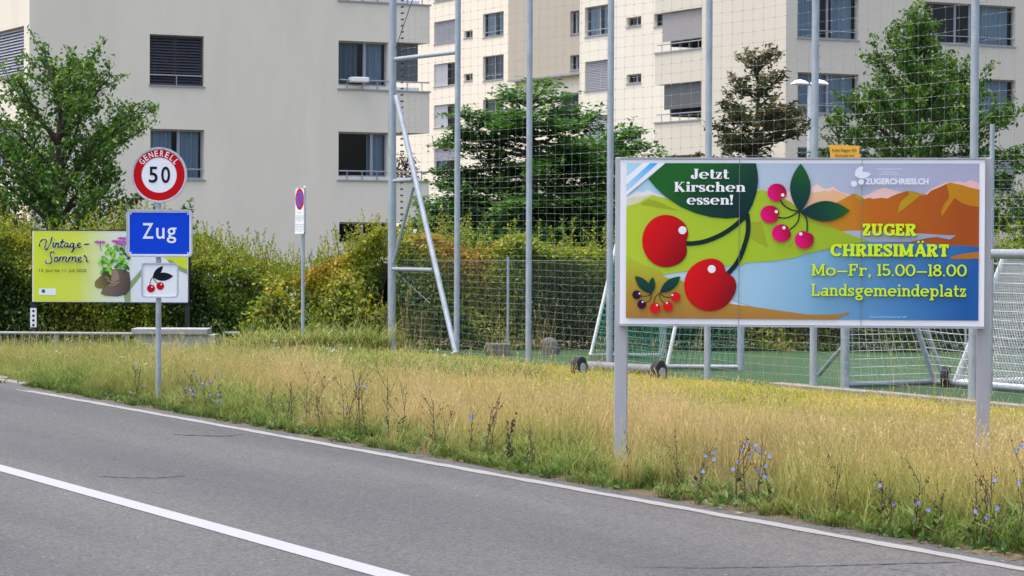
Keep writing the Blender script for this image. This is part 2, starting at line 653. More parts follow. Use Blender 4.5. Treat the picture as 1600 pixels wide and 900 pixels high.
mb = MB()
c = [ST(-30, T_FENCE + 0.1, 0.006), ST(38.5, T_FENCE + 0.1, 0.006), ST(33, 40, 0.006), ST(-30, 45, 0.006)]
mb.face(c[::-1])
mb.build('pitch', M['turf'])
tag(bpy.data.objects['pitch'], 'green artificial turf of the sports pitch behind the net fence', kind='structure')
border = empty('pitch_border', ST(26, T_FENCE, 0))
tag(border, 'low row of pale concrete edging stones under the net fence', 'edging')
for k in range(17):                                       # concrete edging under the ball fence
    s0 = 9.0 + k * 1.01
    mb = MB()
    c = []
    dz = rnd.uniform(-0.008, 0.008)
    for z in (-0.05, 0.075 + dz):
        for a, b in ((s0, T_FENCE - 0.10), (s0 + 1.0, T_FENCE - 0.10), (s0 + 1.0, T_FENCE + 0.09), (s0, T_FENCE + 0.09)):
            c.append(ST(a, b, z))
    mb.quadbox(c)
    mb.build('edging_stone', M['concrete'], border, bevel=0.01)


# ------------------------------------------------------------------ buildings
class Fac:
    """a wall plane on the road's grid: a = metres to the right, z = up, d = metres out of the wall"""
    def __init__(self, axis, c):
        if axis == 's':
            self.nrm, self.ax, self.o, self.pn, self.c = -UX, NX, UX * c, UX, c
        else:
            self.nrm, self.ax, self.o, self.pn, self.c = -NX, -UX, NX * c, NX, c

    def w(self, a, z, d=0.0):
        return self.o + self.ax * a + ZV * z + self.nrm * d

    def px(self, x, y):
        p = plane_hit(x, y, self.pn, self.c)
        return p.dot(self.ax), p.z

    def rect(self, x0, x1, y0, y1):
        a0, z1 = self.px(x0, y0)
        _, z0 = self.px(x0, y1)
        a1, _ = self.px(x1, y0)
        return a0, a1, z0, z1

    def box(self, mb, a0, a1, z0, z1, d0, d1):
        mb.quadbox([self.w(a0, z0, d1), self.w(a1, z0, d1), self.w(a1, z0, d0), self.w(a0, z0, d0),
                    self.w(a0, z1, d1), self.w(a1, z1, d1), self.w(a1, z1, d0), self.w(a0, z1, d0)])

    def wall(self, mb, a0, a1, z0, z1, holes, depth):
        A = sorted({a0, a1} | {h[0] for h in holes} | {h[1] for h in holes})
        Zs = sorted({z0, z1} | {h[2] for h in holes} | {h[3] for h in holes})
        for i in range(len(A) - 1):
            for j in range(len(Zs) - 1):
                ca, cz = (A[i] + A[i + 1]) / 2, (Zs[j] + Zs[j + 1]) / 2
                if any(h[0] < ca < h[1] and h[2] < cz < h[3] for h in holes):
                    continue
                mb.face([self.w(A[i], Zs[j]), self.w(A[i + 1], Zs[j]), self.w(A[i + 1], Zs[j + 1]), self.w(A[i], Zs[j + 1])])
        for h in holes:
            p = [(h[0], h[2]), (h[1], h[2]), (h[1], h[3]), (h[0], h[3])]
            for k in range(4):
                q, r = p[k], p[(k + 1) % 4]
                mb.face([self.w(*q, 0), self.w(*r, 0), self.w(*r, -depth), self.w(*q, -depth)])


def window(parent, fac, rc, kind, mull=(0.5,), rail=False, sill=True, seed=0):
    a0, a1, z0, z1 = rc
    W, Hh = a1 - a0, z1 - z0
    rg = random.Random(int(seed * 131 + a0 * 97 + z0 * 31))
    e = 0.004
    fr = MB()
    t = 0.055 if W > 1.0 else 0.04
    for (p0, p1, q0, q1) in ((a0 + e, a1 - e, z0 + e, z0 + t), (a0 + e, a1 - e, z1 - t, z1 - e),
                             (a0 + e, a0 + t, z0 + t, z1 - t), (a1 - t, a1 - e, z0 + t, z1 - t)):
        fac.box(fr, p0, p1, q0, q1, -0.24, -0.15)
    for m in mull:
        am = a0 + W * m
        fac.box(fr, am - 0.045, am + 0.045, z0 + t, z1 - t, -0.235, -0.16)
    fo = fr.build('window', M['frame'], parent)
    cuts = [a0 + t] + [a0 + W * m for m in mull] + [a1 - t]
    for k in range(len(cuts) - 1):
        g = MB()
        l = cuts[k] + (0.045 if k else 0)
        r = cuts[k + 1] - (0.045 if k < len(cuts) - 2 else 0)
        g.face([fac.w(l, z0 + t, -0.20), fac.w(r, z0 + t, -0.20), fac.w(r, z1 - t, -0.20), fac.w(l, z1 - t, -0.20)])
        g.build('pane', M['glass'], fo)
    rm = MB()                                             # the room behind the glass
    p = [(a0, z0), (a1, z0), (a1, z1), (a0, z1)]
    for k in range(4):
        q, r = p[k], p[(k + 1) % 4]
        rm.face([fac.w(*q, -0.26), fac.w(*r, -0.26), fac.w(*r, -1.6), fac.w(*q, -1.6)])
    rm.face([fac.w(*q, -1.6) for q in p])
    rm.build('room', M['room'], fo)
    if sill:
        s = MB()
        fac.box(s, a0 - 0.03, a1 + 0.03, z0 - 0.05, z0 - 0.002, -0.14, 0.045)
        s.build('sill', M['ledge'], fo)
    if kind.startswith('blind'):
        b = MB()
        low = {'blind': 0.0, 'blind_light': 0.02, 'blind_half': 0.45, 'blind_dark': 0.0}[kind]
        zt, zb = z1 - 0.03, z0 + 0.02 + low * Hh
        n = int((zt - zb) / 0.085)
        for k in range(n):
            zc = zb + (k + 0.5) * (zt - zb) / n
            th = 0.035
            b.face([fac.w(a0 + 0.02, zc - th, -0.075), fac.w(a1 - 0.02, zc - th, -0.075), fac.w(a1 - 0.02, zc + th, -0.125), fac.w(a0 + 0.02, zc + th, -0.125)])
        for q in (0.12, 0.5, 0.88):
            fac.box(b, a0 + W * q - 0.008, a0 + W * q + 0.008, zb, zt, -0.112, -0.098)
        b.build('blind', M['blind_dark'] if kind in ('blind_dark',) else M['blind_light'], fo)
    if kind.startswith('curtain') or kind == 'blind_half':
        spans = {'curtain': ((0.03, 0.45), (0.62, 0.97)), 'curtain_full': ((0.03, 0.97),), 'blind_half': ((0.02, 0.4),),
                 'curtain_left': ((0.03, 0.52),), 'curtain_right': ((0.66, 0.97),)}[kind]
        for (q0, q1) in spans:
            cmb = MB()
            n = max(10, int((q1 - q0) * W * 26))
            last = None
            for k in range(n + 1):
                a = a0 + W * (q0 + (q1 - q0) * k / n)
                d = -0.36 + 0.045 * math.sin(k * 1.35 + seed) + rg.uniform(-0.02, 0.02)
                if last is not None:
                    cmb.face([fac.w(last[0], z0 + 0.05, last[1]), fac.w(a, z0 + 0.05, d), fac.w(a, z1 - 0.03, d), fac.w(last[0], z1 - 0.03, last[1])])
                last = (a, d)
            cmb.build('curtain', M['curtain_dk'] if rg.random() < 0.25 else M['curtain'], fo)
    if kind == 'panel':
        pb = MB()
        fac.box(pb, a0 + 0.02, a0 + W * 0.6, z0 + 0.02, z1 - 0.02, -0.12, -0.09)
        pb.build('shutter', M['blind_light'], fo)
    if rail:
        r = MB()
        zr = z0 + 0.30
        r.tube([fac.w(a0 + 0.01, zr, -0.04), fac.w(a1 - 0.01, zr, -0.04)], 0.022, 6)
        r.tube([fac.w((a0 + a1) / 2, z0 - 0.002, -0.04), fac.w((a0 + a1) / 2, zr, -0.04)], 0.018, 6)
        r.build('guard_rail', M['galv_lt'], fo)
    return fo


def rail_on(parent, fac, a0, a1, z, d, n, hgt=0.22):
    r = MB()
    r.tube([fac.w(a0, z + hgt, d), fac.w(a1, z + hgt, d)], 0.026, 6)
    for k in range(n):
        a = a0 + (a1 - a0) * (k + 0.5) / n
        r.tube([fac.w(a, z, d), fac.w(a, z + hgt, d)], 0.018, 6)
    return r.build('balcony_rail', M['galv_lt'], parent)


# --- block with the grey gable, behind the speed sign
sA = 73.0
FA = Fac('s', sA)
tA0, _ = FA.px(46, 150)
tA1, _ = FA.px(607, 150)
tA2, _ = FA.px(671, 150)
TOP = 15.0
bA = empty('apartment_building', ST(sA + 6, (tA0 + tA2) / 2, 0))
tag(bA, 'grey-white apartment block with dark windows behind the speed limit sign', 'building')
FAl = Fac('t', tA0)
hA = [FA.rect(234, 319, 53, 132), FA.rect(235, 319.5, 201, 279), FA.rect(529, 607, 63, 133), FA.rect(529, 607, 205.5, 276), FA.rect(530, 607, 347, 380)]
hL = [FAl.rect(-46, 37.5, 60, 130), FAl.rect(-46, 37.5, 203, 262), FAl.rect(-160, -90, 70, 140), FAl.rect(-160, -90, 200, 262)]
mb = MB()
FA.wall(mb, tA0, tA1, -2, TOP, hA, 0.26)
FAl.wall(mb, -(sA + 14), -sA, -2, TOP, hL, 0.26)
mb.face([ST(sA, tA0, TOP), ST(sA, tA1, TOP), ST(sA + 14, tA1, TOP), ST(sA + 14, tA0, TOP)])
mb.face([ST(sA, tA1, -2), ST(sA + 14, tA1, -2), ST(sA + 14, tA1, TOP), ST(sA, tA1, TOP)])
mb.face([ST(sA + 14, tA1, -2), ST(sA + 14, tA0, -2), ST(sA + 14, tA0, TOP), ST(sA + 14, tA1, TOP)])
mb.build('wall', M['plaster_grey'], bA)
window(bA, FA, hA[0], 'blind_dark', rail=True, seed=1)
window(bA, FA, hA[1], 'curtain', rail=True, mull=(0.55,), seed=2)
window(bA, FA, hA[2], 'curtain', mull=(0.56,), sill=False, seed=3)
window(bA, FA, hA[3], 'curtain_right', mull=(0.7,), sill=False, seed=4)
window(bA, FA, hA[4], 'none', mull=(0.5,), sill=False, seed=5)
for k, h in enumerate(hL):
    window(bA, FAl, h, 'blind_light' if k != 1 else 'blind_half', seed=10 + k)
# loggia at the right-hand corner
zz = lambda y: FA.px(560, y)[1]
t529, _ = FA.px(529, 150)
for (yt, yb) in ((4, 63), (141.5, 205.5), (283.5, 347)):
    zt, zb = zz(yt), zz(yb)
    mb = MB()
    FA.box(mb, tA1 + 0.003, tA2, zb, zt, -0.22, 0.0)
    mb.quadbox([ST(sA + 0.22, tA2 - 0.22, zb), ST(sA + 0.22, tA2, zb), ST(sA + 4.2, tA2, zb), ST(sA + 4.2, tA2 - 0.22, zb),
                ST(sA + 0.22, tA2 - 0.22, zt), ST(sA + 0.22, tA2, zt), ST(sA + 4.2, tA2, zt), ST(sA + 4.2, tA2 - 0.22, zt)])
    mb.quadbox([ST(sA + 0.22, tA1 + .003, zb + .01), ST(sA + 0.22, tA2 - 0.22, zb + .01), ST(sA + 4.2, tA2 - .22, zb + .01), ST(sA + 4.2, tA1 + .003, zb + .01),
                ST(sA + 0.22, tA1 + .003, zb + 0.25), ST(sA + 0.22, tA2 - .22, zb + 0.25), ST(sA + 4.2, tA2 - .22, zb + 0.25), ST(sA + 4.2, tA1 + .003, zb + 0.25)])
    p = mb.build('balcony', M['plaster_grey'], bA)
    cp = MB()
    FA.box(cp, t529 - 0.05, tA2 + 0.04, zt + 0.003, zt + 0.05, -0.25, 0.045)
    cp.build('parapet_cap', M['ledge'], p)
    bl = MB()
    FA.box(bl, t529 + 0.01, tA2 - 0.35, zt + 0.055, zt + 0.15, -0.12, -0.03)
    bl.build('sill_board', M['alu_white'], p)
    rail_on(p, FA, t529 + 0.02, tA2 - 0.02, zt + 0.05, -0.06 + 0.09, 6, 0.27)
zt = zz(4)
mb = MB()
FA.box(mb, tA1 + 0.003, tA2, zt + 1.55, TOP, -4.2, 0.0)
mb.build('upper_storey', M['plaster_grey'], bA)
mb = MB()                                                 # fabric screen across the corner of the upper loggia
z1_, z0_ = zz(64), zz(125)
n = 10
c = []
for k in range(n + 1):
    a = tA1 + 0.1 + (tA2 - 0.32 - tA1 - 0.1) * k / n
    c.append((a, -0.16 + 0.03 * math.sin(k * 1.7)))
for (a, d), (b, d2) in zip(c[:-1], c[1:]):
    mb.face([FA.w(a, z0_ , d), FA.w(b, z0_ + 0.0, d2), FA.w(b, z1_, d2), FA.w(a, z1_, d)])
mb.build('corner_screen', M['fabric_dk'], bA)
mb = MB()
FA.box(mb, FA.px(546, 120)[0], FA.px(571, 120)[0], zz(129), zz(121), -0.10, 0.30)
tag(mb.build('planter_box', M['alu_white'], bA, bevel=0.03), 'white box hung on the loggia rail')

# --- far cream block
FB = Fac('t', 77.4)
aB0, _ = FB.px(600, 150)
aB1, _ = FB.px(960, 150)
bB = empty('apartment_building', FB.w((aB0 + aB1) / 2, 0, -6))
tag(bB, 'sunlit cream apartment block with a taupe upper box, farthest back between the two others', 'building')
hB = []
kB = []
for (x0, x1, y0, y1, kd) in ((678, 711, 35, 70, 'blind_light'), (678, 711, 101, 136, 'panel'), (678, 711, 165, 200, 'panel'), (678, 711, 232, 268, 'blind_half'),
                             (678, 711, -32, 4, 'blind_light'), (725, 738.5, 49, 60, 'none'), (725, 738.5, 116, 127, 'none'), (725, 738.5, 183, 194, 'none'),
                             (754.5, 787, 22.5, 59, 'curtain'), (754.5, 787, 89, 127, 'curtain_full'), (754.5, 787, 156, 193, 'curtain'),
                             (876, 904, 147, 182, 'blind_dark'), (876, 904, 214, 250, 'none')):
    hB.append(FB.rect(x0, x1, y0, y1))
    kB.append(kd)
mb = MB()
FB.wall(mb, aB0, aB1, -2, 26, hB, 0.26)
for (p, q) in (((aB0, 0), (aB0, -12)), ((aB1, -12), (aB1, 0)), ((aB0, -12), (aB1, -12))):
    mb.face([FB.w(p[0], -2, p[1]), FB.w(q[0], -2, q[1]), FB.w(q[0], 26, q[1]), FB.w(p[0], 26, p[1])])
mb.face([FB.w(aB0, 26, 0), FB.w(aB1, 26, 0), FB.w(aB1, 26, -12), FB.w(aB0, 26, -12)])
mb.build('wall', M['plaster_cream'], bB)
for k, h in enumerate(hB):
    window(bB, FB, h, kB[k], mull=(0.5,) if h[1] - h[0] > 1.0 else (), rail=kB[k].startswith('curtain'), seed=30 + k)
FT = Fac('t', 77.4 - 0.5)
aT0, zT0 = FT.px(794, 125.5)
hT = [FT.rect(891, 905, 18, 54), FT.rect(891, 905, 87, 110)]
mb = MB()
FT.wall(mb, aT0, aB1, zT0, 25.5, hT, 0.26)
for (p, q) in (((aT0, 0), (aT0, -0.49)), ((aB1, -0.49), (aB1, 0))):
    mb.face([FT.w(p[0], zT0, p[1]), FT.w(q[0], zT0, q[1]), FT.w(q[0], 25.5, q[1]), FT.w(p[0], 25.5, p[1])])
mb.face([FT.w(aT0, zT0, 0), FT.w(aB1, zT0, 0), FT.w(aB1, zT0, -0.49), FT.w(aT0, zT0, -0.49)])
mb.face([FT.w(aT0, 25.5, 0), FT.w(aB1, 25.5, 0), FT.w(aB1, 25.5, -0.49), FT.w(aT0, 25.5, -0.49)])
tp = mb.build('taupe_box', M['plaster_taupe'], bB)
mb = MB()
FT.box(mb, aT0 - 0.03, aB1, zT0 - 0.12, zT0 - 0.003, -0.45, 0.04)
mb.build('drip_edge', M['ledge'], tp)
for k, h in enumerate(hT):
    window(bB, FT, h, 'curtain_full', mull=(0.5,), seed=50 + k)

# --- middle cream block
FC = Fac('t', 66.2)
aC0, _ = FC.px(905.5, 150)
aC1, _ = FC.px(1110, 150)
bC = empty('apartment_building', FC.w((aC0 + aC1) / 2, 0, -6))
tag(bC, 'sunlit cream apartment block with small slit windows, left of the balconies', 'building')
hC = []
kC = []
for (x0, x1, y0, y1, kd) in ((914, 951, 12, 58, 'curtain'), (914, 951, 97, 143, 'blind_light'), (914, 951, 182, 228, 'blind_light'),
                             (979, 1002, 28, 42.5, 'none'), (979, 1002, 117, 131, 'none'), (979, 1002, 205, 219, 'none'),
                             (1022, 1036, 22, 42, 'none')):
    hC.append(FC.rect(x0, x1, y0, y1))
    kC.append(kd)
mb = MB()
FC.wall(mb, aC0, aC1, -2, 22, hC, 0.26)
for (p, q) in (((aC0, 0), (aC0, -9)), ((aC1, -9), (aC1, 0)), ((aC0, -9), (aC1, -9))):
    mb.face([FC.w(p[0], -2, p[1]), FC.w(q[0], -2, q[1]), FC.w(q[0], 22, q[1]), FC.w(p[0], 22, p[1])])
mb.face([FC.w(aC0, 22, 0), FC.w(aC1, 22, 0), FC.w(aC1, 22, -9), FC.w(aC0, 22, -9)])
mb.build('wall', M['plaster_cream_c'], bC)
for k, h in enumerate(hC):
    window(bC, FC, h, kC[k], mull=(0.55,) if h[1] - h[0] > 1.2 else (), rail=kC[k].startswith('curtain'), seed=70 + k)

# --- near right block: sunlit balcony side and shaded front
tD = 54.4
pD = plane_hit(1228, 120, NX, tD)
sD = pD.dot(UX)
FD = Fac('t', tD)
FE = Fac('s', sD)
aD0, _ = FD.px(1023, 150)
aDm, _ = FD.px(1096, 150)
aD1 = -sD
tE1, _ = FE.px(1760, 150)
bD = empty('apartment_building', ST(sD + 5, (tD + tE1) / 2, 0))
tag(bD, 'cream apartment block with loggias on its sunlit side, behind the big cherry billboard', 'building')
hE = []
kE = []
for (x0, x1, y0, y1, kd) in ((1246.5, 1342, -12, 58.5, 'curtain'), (1246.5, 1342, 112.5, 176, 'curtain_full'), (1246.5, 1342, 230, 294, 'curtain'),
                             (1444, 1587, 2, 66, 'curtain_right'), (1444, 1587, 119.5, 181, 'curtain'), (1444, 1587, 238, 298, 'blind_half'),
                             (1680, 1740, 6, 70, 'curtain'), (1680, 1740, 124, 186, 'none'), (1680, 1740, 242, 302, 'curtain')):
    hE.append(FE.rect(x0, x1, y0, y1))
    kE.append(kd)
mb = MB()
FE.wall(mb, tD, tE1, -2, 18, hE, 0.26)
FD.wall(mb, aDm, aD1, -2, 18, [], 0.26)
mb.face([ST(sD, tD, 18), ST(sD, tE1, 18), ST(sD + 12, tE1, 18), ST(sD + 12, tD, 18)])
mb.face([ST(sD, tE1, -2), ST(sD + 12, tE1, -2), ST(sD + 12, tE1, 18), ST(sD, tE1, 18)])
# recessed back wall and end of the loggias
FD.box(mb, aDm - 4.5, aDm - 0.003, -2, 18, -12, -2.6)
mb.face([FD.w(aDm, -2, 0), FD.w(aDm, -2, -2.6), FD.w(aDm, 18, -2.6), FD.w(aDm, 18, 0)])
mb.build('wall', M['plaster_cream_b'], bD)
for k, h in enumerate(hE):
    window(bD, FE, h, kE[k], mull=(0.52,) if k < 3 else (0.36, 0.52), rail=True, seed=90 + k)
zd = lambda y: FD.px(1030, y)[1]
for (yt, yb) in ((-28, 21), (84, 132.5), (193, 244), (302, 356)):
    zt, zb = zd(yt), zd(yb)
    mb = MB()
    FD.box(mb, aD0, aDm - 0.003, zb, zt, -0.2, 0.0)
    FD.box(mb, aD0, aD0 + 0.2, zb, zt, -2.6, -0.203)
    FD.box(mb, aD0 + 0.203, aDm - 0.003, zb + 0.01, zb + 0.25, -2.59, -0.203)
    p = mb.build('balcony', M['plaster_cream_b'], bD)
    cp = MB()
    FD.box(cp, aD0 - 0.04, aDm - 0.003, zt + 0.003, zt + 0.06, -0.24, 0.04)
    cp.build('parapet_cap', M['ledge'], p)
    rail_on(p, FD, aD0 + 0.03, aDm - 0.05, zt + 0.06, -0.1, 5, 0.30)
a1032, _ = FD.px(1032, 50)
for (yt, yb) in ((21, 84), (132.5, 193), (244, 302)):       # dark panels added at the back to darken each loggia
    zt, zb = zd(yt), zd(yb)
    mb = MB()
    FD.box(mb, aDm - 2.6, aDm - 0.1, zb + 0.05, zt + 0.0, -2.58, -2.5)
    mb.build('dark_back_panel', M['room'], bD)
    mb = MB()
    FD.box(mb, a1032 + 0.35, a1032 + 0.43, zb + 0.26, zt - 0.01, -2.49, -0.26)
    mb.build('dark_cross_panel', M['fabric_dk'], bD)  # opaque dark sheet, added so the gap under the screen stays dark
for (yt, yb, a_, m_) in ((22, 66, a1032, 'fabric'), (132, 172, a1032 + 0.15, 'fabric_dk')):
    mb = MB()
    FD.box(mb, a_, aDm - 0.02, zd(yb), zd(yt), -0.14, -0.10)
    mb.build('sun_screen', M[m_], bD)


# ------------------------------------------------------------------ lettering
_tcache = {}


def text_geo(s, off=0.0, space=1.0):
    key = (s, off, space)
    if key not in _tcache:
        cu = bpy.data.curves.new('t', 'FONT')
        cu.body = s
        cu.offset = off
        cu.space_character = space
        cu.resolution_u = 3
        ob = bpy.data.objects.new('t', cu)
        me = bpy.data.meshes.new_from_object(ob)
        v = [(q.co.x, q.co.y) for q in me.vertices]
        f = [tuple(p.vertices) for p in me.polygons]
        bpy.data.objects.remove(ob)
        bpy.data.curves.remove(cu)
        bpy.data.meshes.remove(me)
        _tcache[key] = (v, f)
    return _tcache[key]


def put_geo(mb, geo, x0, x1, z0, z1, y):
    v, f = geo
    ax = min(p[0] for p in v); bx = max(p[0] for p in v)
    az = min(p[1] for p in v); bz = max(p[1] for p in v)
    i = len(mb.v)
    for p in v:
        mb.v.append((x0 + (p[0] - ax) / (bx - ax) * (x1 - x0), y, z0 + (p[1] - az) / (bz - az) * (z1 - z0)))
    mb.f += [tuple(i + k for k in q) for q in f]


def stroke2(pts, ws, out, lay):
    """thick polyline in 2D -> quads with a small layer number so that overlapping strokes never share a plane"""
    n = len(pts)
    L, R = [], []
    for k in range(n):
        a = pts[max(k - 1, 0)]
        b = pts[min(k + 1, n - 1)]
        dx, dy = b[0] - a[0], b[1] - a[1]
        d = math.hypot(dx, dy) or 1
        wx, wy = -dy / d * ws[k] / 2, dx / d * ws[k] / 2
        L.append((pts[k][0] + wx, pts[k][1] + wy))
        R.append((pts[k][0] - wx, pts[k][1] - wy))
    for k in range(n - 1):
        out.append(([R[k], R[k + 1], L[k + 1], L[k]], lay))


def glyph(ch, W, Hn, S, sl):
    """slab / fat-face serif glyph; W stem, Hn hairline, S serif thickness, sl serif overhang. cap height 1."""
    E = []
    X = 0.68                                              # x-height

    def line(x0, y0, x1, y1, w=None):
        E.append(('p', [(x0, y0), (x1, y1)], [w or W] * 2))

    def arc(cx, cy, rx, ry, a0, a1, n=14, wv=None, wh=None):
        P, ws = [], []
        for k in range(n + 1):
            a = math.radians(a0 + (a1 - a0) * k / n)
            P.append((cx + rx * math.cos(a), cy + ry * math.sin(a)))
            c = abs(math.cos(a)) ** 1.3
            ws.append((wh or Hn) + ((wv or W) - (wh or Hn)) * c)
        E.append(('p', P, ws))

    def ser(x, y, up, l=None, r=None):
        l = sl if l is None else l
        r = sl if r is None else r
        y0, y1 = (y, y + S) if up else (y - S, y)
        E.append(('q', [(x - W / 2 - l, y0), (x + W / 2 + r, y0), (x + W / 2 + r, y1), (x - W / 2 - l, y1)]))

    def dot(cx, cy, r):
        E.append(('q', [(cx + r * math.cos(k * 0.5236), cy + r * math.sin(k * 0.5236)) for k in range(12)]))

    h = W / 2
    if ch in 'Ii1l':
        top = {'I': 1, 'i': X, '1': 1, 'l': 1}[ch]
        x = sl + h
        line(x, 0, x, top)
        ser(x, 0, True)
        ser(x, top, False, r=sl if ch == 'I' else 0)
        if ch == 'i':
            dot(x, 0.90, max(0.09, W * 0.55))
        adv = W + 2 * sl
    elif ch in 'HMÄKRTULFEZ':
        if ch == 'H':
            a, b = sl + h, sl + h + 0.50 + W * .3
            for x in (a, b):
                line(x, 0, x, 1); ser(x, 0, True); ser(x, 1, False)
            line(a, 0.5, b, 0.5, Hn)
            adv = b + h + sl
        elif ch == 'M':
            a, b = sl + h, sl + h + 0.62 + W * .5
            m = (a + b) / 2
            for x in (a, b):
                line(x, 0, x, 1); ser(x, 0, True)
            ser(a, 1, False, r=0); ser(b, 1, False, l=0)
            line(a, 1, m, 0.12, W * .8); line(m, 0.12, b, 1, Hn * 1.1)
            adv = b + h + sl
        elif ch == 'Ä':
            a, b = sl + .06, sl + .72 + W * .4
            m = (a + b) / 2
            line(a + .04, 0, m, 1, Hn * 1.1); line(m, 1, b - .04, 0, W)
            line(a + .14, 0.32, b - .14, .32, Hn)
            E.append(('q', [(a - sl * .8, 0), (a + .04 + sl * 1.2, 0), (a + .04 + sl * 1.2, S), (a - sl * .8, S)]))
            E.append(('q', [(b - .04 - sl * 1.6, 0), (b + sl, 0), (b + sl, S), (b - .04 - sl * 1.6, S)]))
            dot(m - .17, 1.19, .095); dot(m + .17, 1.19, .095)
            adv = b + sl
        elif ch == 'K':
            a = sl + h
            line(a, 0, a, 1); ser(a, 0, True); ser(a, 1, False)
            line(a + h * .6, 0.42, a + .50, 1, Hn * 1.2); line(a + h + .08, 0.52, a + .58, 0, W)
            ser(a + .52, 1, False, l=sl * .6, r=sl * .4); ser(a + .58, 0, True, l=sl * .4, r=sl * .5)
            adv = a + .58 + h + sl * .8
        elif ch == 'R':
            a = sl + h
            line(a, 0, a, 1); ser(a, 0, True); ser(a, 1, False, r=0)
            line(a, 1 - Hn / 2, a + .28, 1 - Hn / 2, Hn); line(a, .5, a + .28, .5, Hn)
            arc(a + .26, .75, .24, .25 - Hn / 2, -90, 90)
            line(a + .26, .5, a + .52, 0.0, W * .95); ser(a + .53, 0, True, l=0, r=sl * .6)
            adv = a + .53 + h + sl * .7
        elif ch == 'T':
            m = .38 + sl * .4
            line(m, 0, m, 1); ser(m, 0, True)
            line(.02, 1 - Hn / 2, 2 * m - .02, 1 - Hn / 2, Hn)
            line(.02 + S / 2, .70, .02 + S / 2, 1, S); line(2 * m - .02 - S / 2, .70, 2 * m - .02 - S / 2, 1, S)
            adv = 2 * m
        elif ch == 'U':
            a, b = sl + h, sl + h + .46 + W * .2
            line(a, .3, a, 1); line(b, .3, b, 1, W if W < .2 else W * .75); ser(a, 1, False); ser(b, 1, False)
            arc((a + b) / 2, .32, (b - a) / 2, .32 - Hn / 2, 180, 360)
            adv = b + h + sl
        elif ch == 'L':
            a = sl + h
            line(a, 0, a, 1); ser(a, 1, False); ser(a, 0, True)
            line(a, Hn / 2, a + .52, Hn / 2, Hn); line(a + .52 - S / 2, 0, a + .52 - S / 2, .34, S)
            adv = a + .54
        elif ch in 'FE':
            a = sl + h
            line(a, 0, a, 1); ser(a, 0, True); ser(a, 1, False)
            line(a, 1 - Hn / 2, a + .52, 1 - Hn / 2, Hn); line(a + .52 - S / 2, .68, a + .52 - S / 2, 1, S)
            line(a, .52, a + .36, .52, Hn); line(a + .36 - S / 2, .40, a + .36 - S / 2, .64, S)
            if ch == 'E':
                line(a, Hn / 2, a + .54, Hn / 2, Hn); line(a + .54 - S / 2, 0, a + .54 - S / 2, .33, S)
            adv = a + .57
        else:                                             # Z
            line(.05, 1 - Hn / 2, .66, 1 - Hn / 2, Hn); line(.05, Hn / 2, .68, Hn / 2, Hn)
            line(.60, 1 - Hn * .6, .14, Hn * .6, W); line(.05 + S / 2, .68, .05 + S / 2, 1, S); line(.68 - S / 2, 0, .68 - S / 2, .34, S)
            adv = .73
    elif ch in 'CG0oc':
        hh = {'C': 1, 'G': 1, '0': 1, 'o': X, 'c': X}[ch]
        rx = {'C': .34, 'G': .34, '0': .27, 'o': .28, 'c': .26}[ch] + W * .12
        cx = rx + h
        if ch in '0o':
            arc(cx, hh / 2, rx, hh / 2 - Hn / 2, 0, 360, 28)
            adv = 2 * cx
        else:
            arc(cx, hh / 2, rx, hh / 2 - Hn / 2, 42, 318, 24)
            x = cx + rx * .78
            if ch == 'c':
                dot(x - .02, hh * .78, max(.085, W * .5))
                adv = 2 * cx - .05
            else:
                line(x + .02, .66, x + .02, 1.0, max(S, W * .5))
                if ch == 'G':
                    line(x + .02, .05, x + .02, .45, W * .9)
                    E.append(('q', [(x - .2, .42 - S / 2), (x + .16, .42 - S / 2), (x + .16, .42 + S / 2), (x - .2, .42 + S / 2)]))
                adv = x + .14
    elif ch == 'J':
        x = .42
        line(x, .22, x, 1); ser(x, 1, False)
        arc(x - .17, .22, .17, .2, 0, -180, 12, wh=Hn * 1.2)
        dot(x - .31, .26, max(.1, W * .52))
        adv = x + h + sl
    elif ch == '5':
        line(.08, 1 - Hn / 2, .50, 1 - Hn / 2, Hn); line(.10, .50, .12, 1, Hn * 1.1)
        arc(.28, .32, .25, .31 - Hn / 2, 130, -140, 20)
        dot(.09, .17, .075)
        adv = .60
    elif ch == '8':
        arc(.30, .27, .25, .27 - Hn / 2, 0, 360, 24)
        arc(.30, .76, .20, .24 - Hn / 2, 0, 360, 24)
        adv = .62
    elif ch == 'e':
        rx = .27 + W * .12
        cx = rx + h
        arc(cx, X / 2, rx, X / 2 - Hn / 2, 5, 315, 24)
        line(cx - rx, X * .52, cx + rx + h * .7, X * .52, Hn)
        adv = 2 * cx
    elif ch == 'S':
        arc(.34, .74, .25, .26 - Hn / 2, 25, 240, 14, wv=W * .85)
        arc(.34, .26, .27, .26 - Hn / 2, 60, -155, 14, wv=W * .85)
        line(.19, .62, .50, .38, W * .9)
        line(.59, .66, .59, 1, S); line(.07, 0, .07, .34, S)
        adv = .72
    elif ch == 's':
        arc(.26, X * .74, .19, X * .26 - Hn / 2, 30, 235, 12, wv=W * .8)
        arc(.26, X * .26, .20, X * .26 - Hn / 2, 55, -150, 12, wv=W * .8)
        line(.15, X * .60, .38, X * .40, W * .8)
        line(.44, X * .66, .44, X, S); line(.07, 0, .07, X * .34, S)
        adv = .55
    elif ch == 'z':
        line(.05, X - Hn / 2, .50, X - Hn / 2, Hn); line(.05, Hn / 2, .52, Hn / 2, Hn)
        line(.44, X - Hn * .6, .12, Hn * .6, W * .85); line(.05 + S / 2, X - .26, .05 + S / 2, X, S); line(.52 - S / 2, 0, .52 - S / 2, .27, S)
        adv = .58
    elif ch == 't':
        x = .2
        line(x, .15, x, .92); arc(x + .16, .17, .16, .17 - Hn / 2, 180, 320, 10)
        line(.02, X - S / 2, .46, X - S / 2, S)
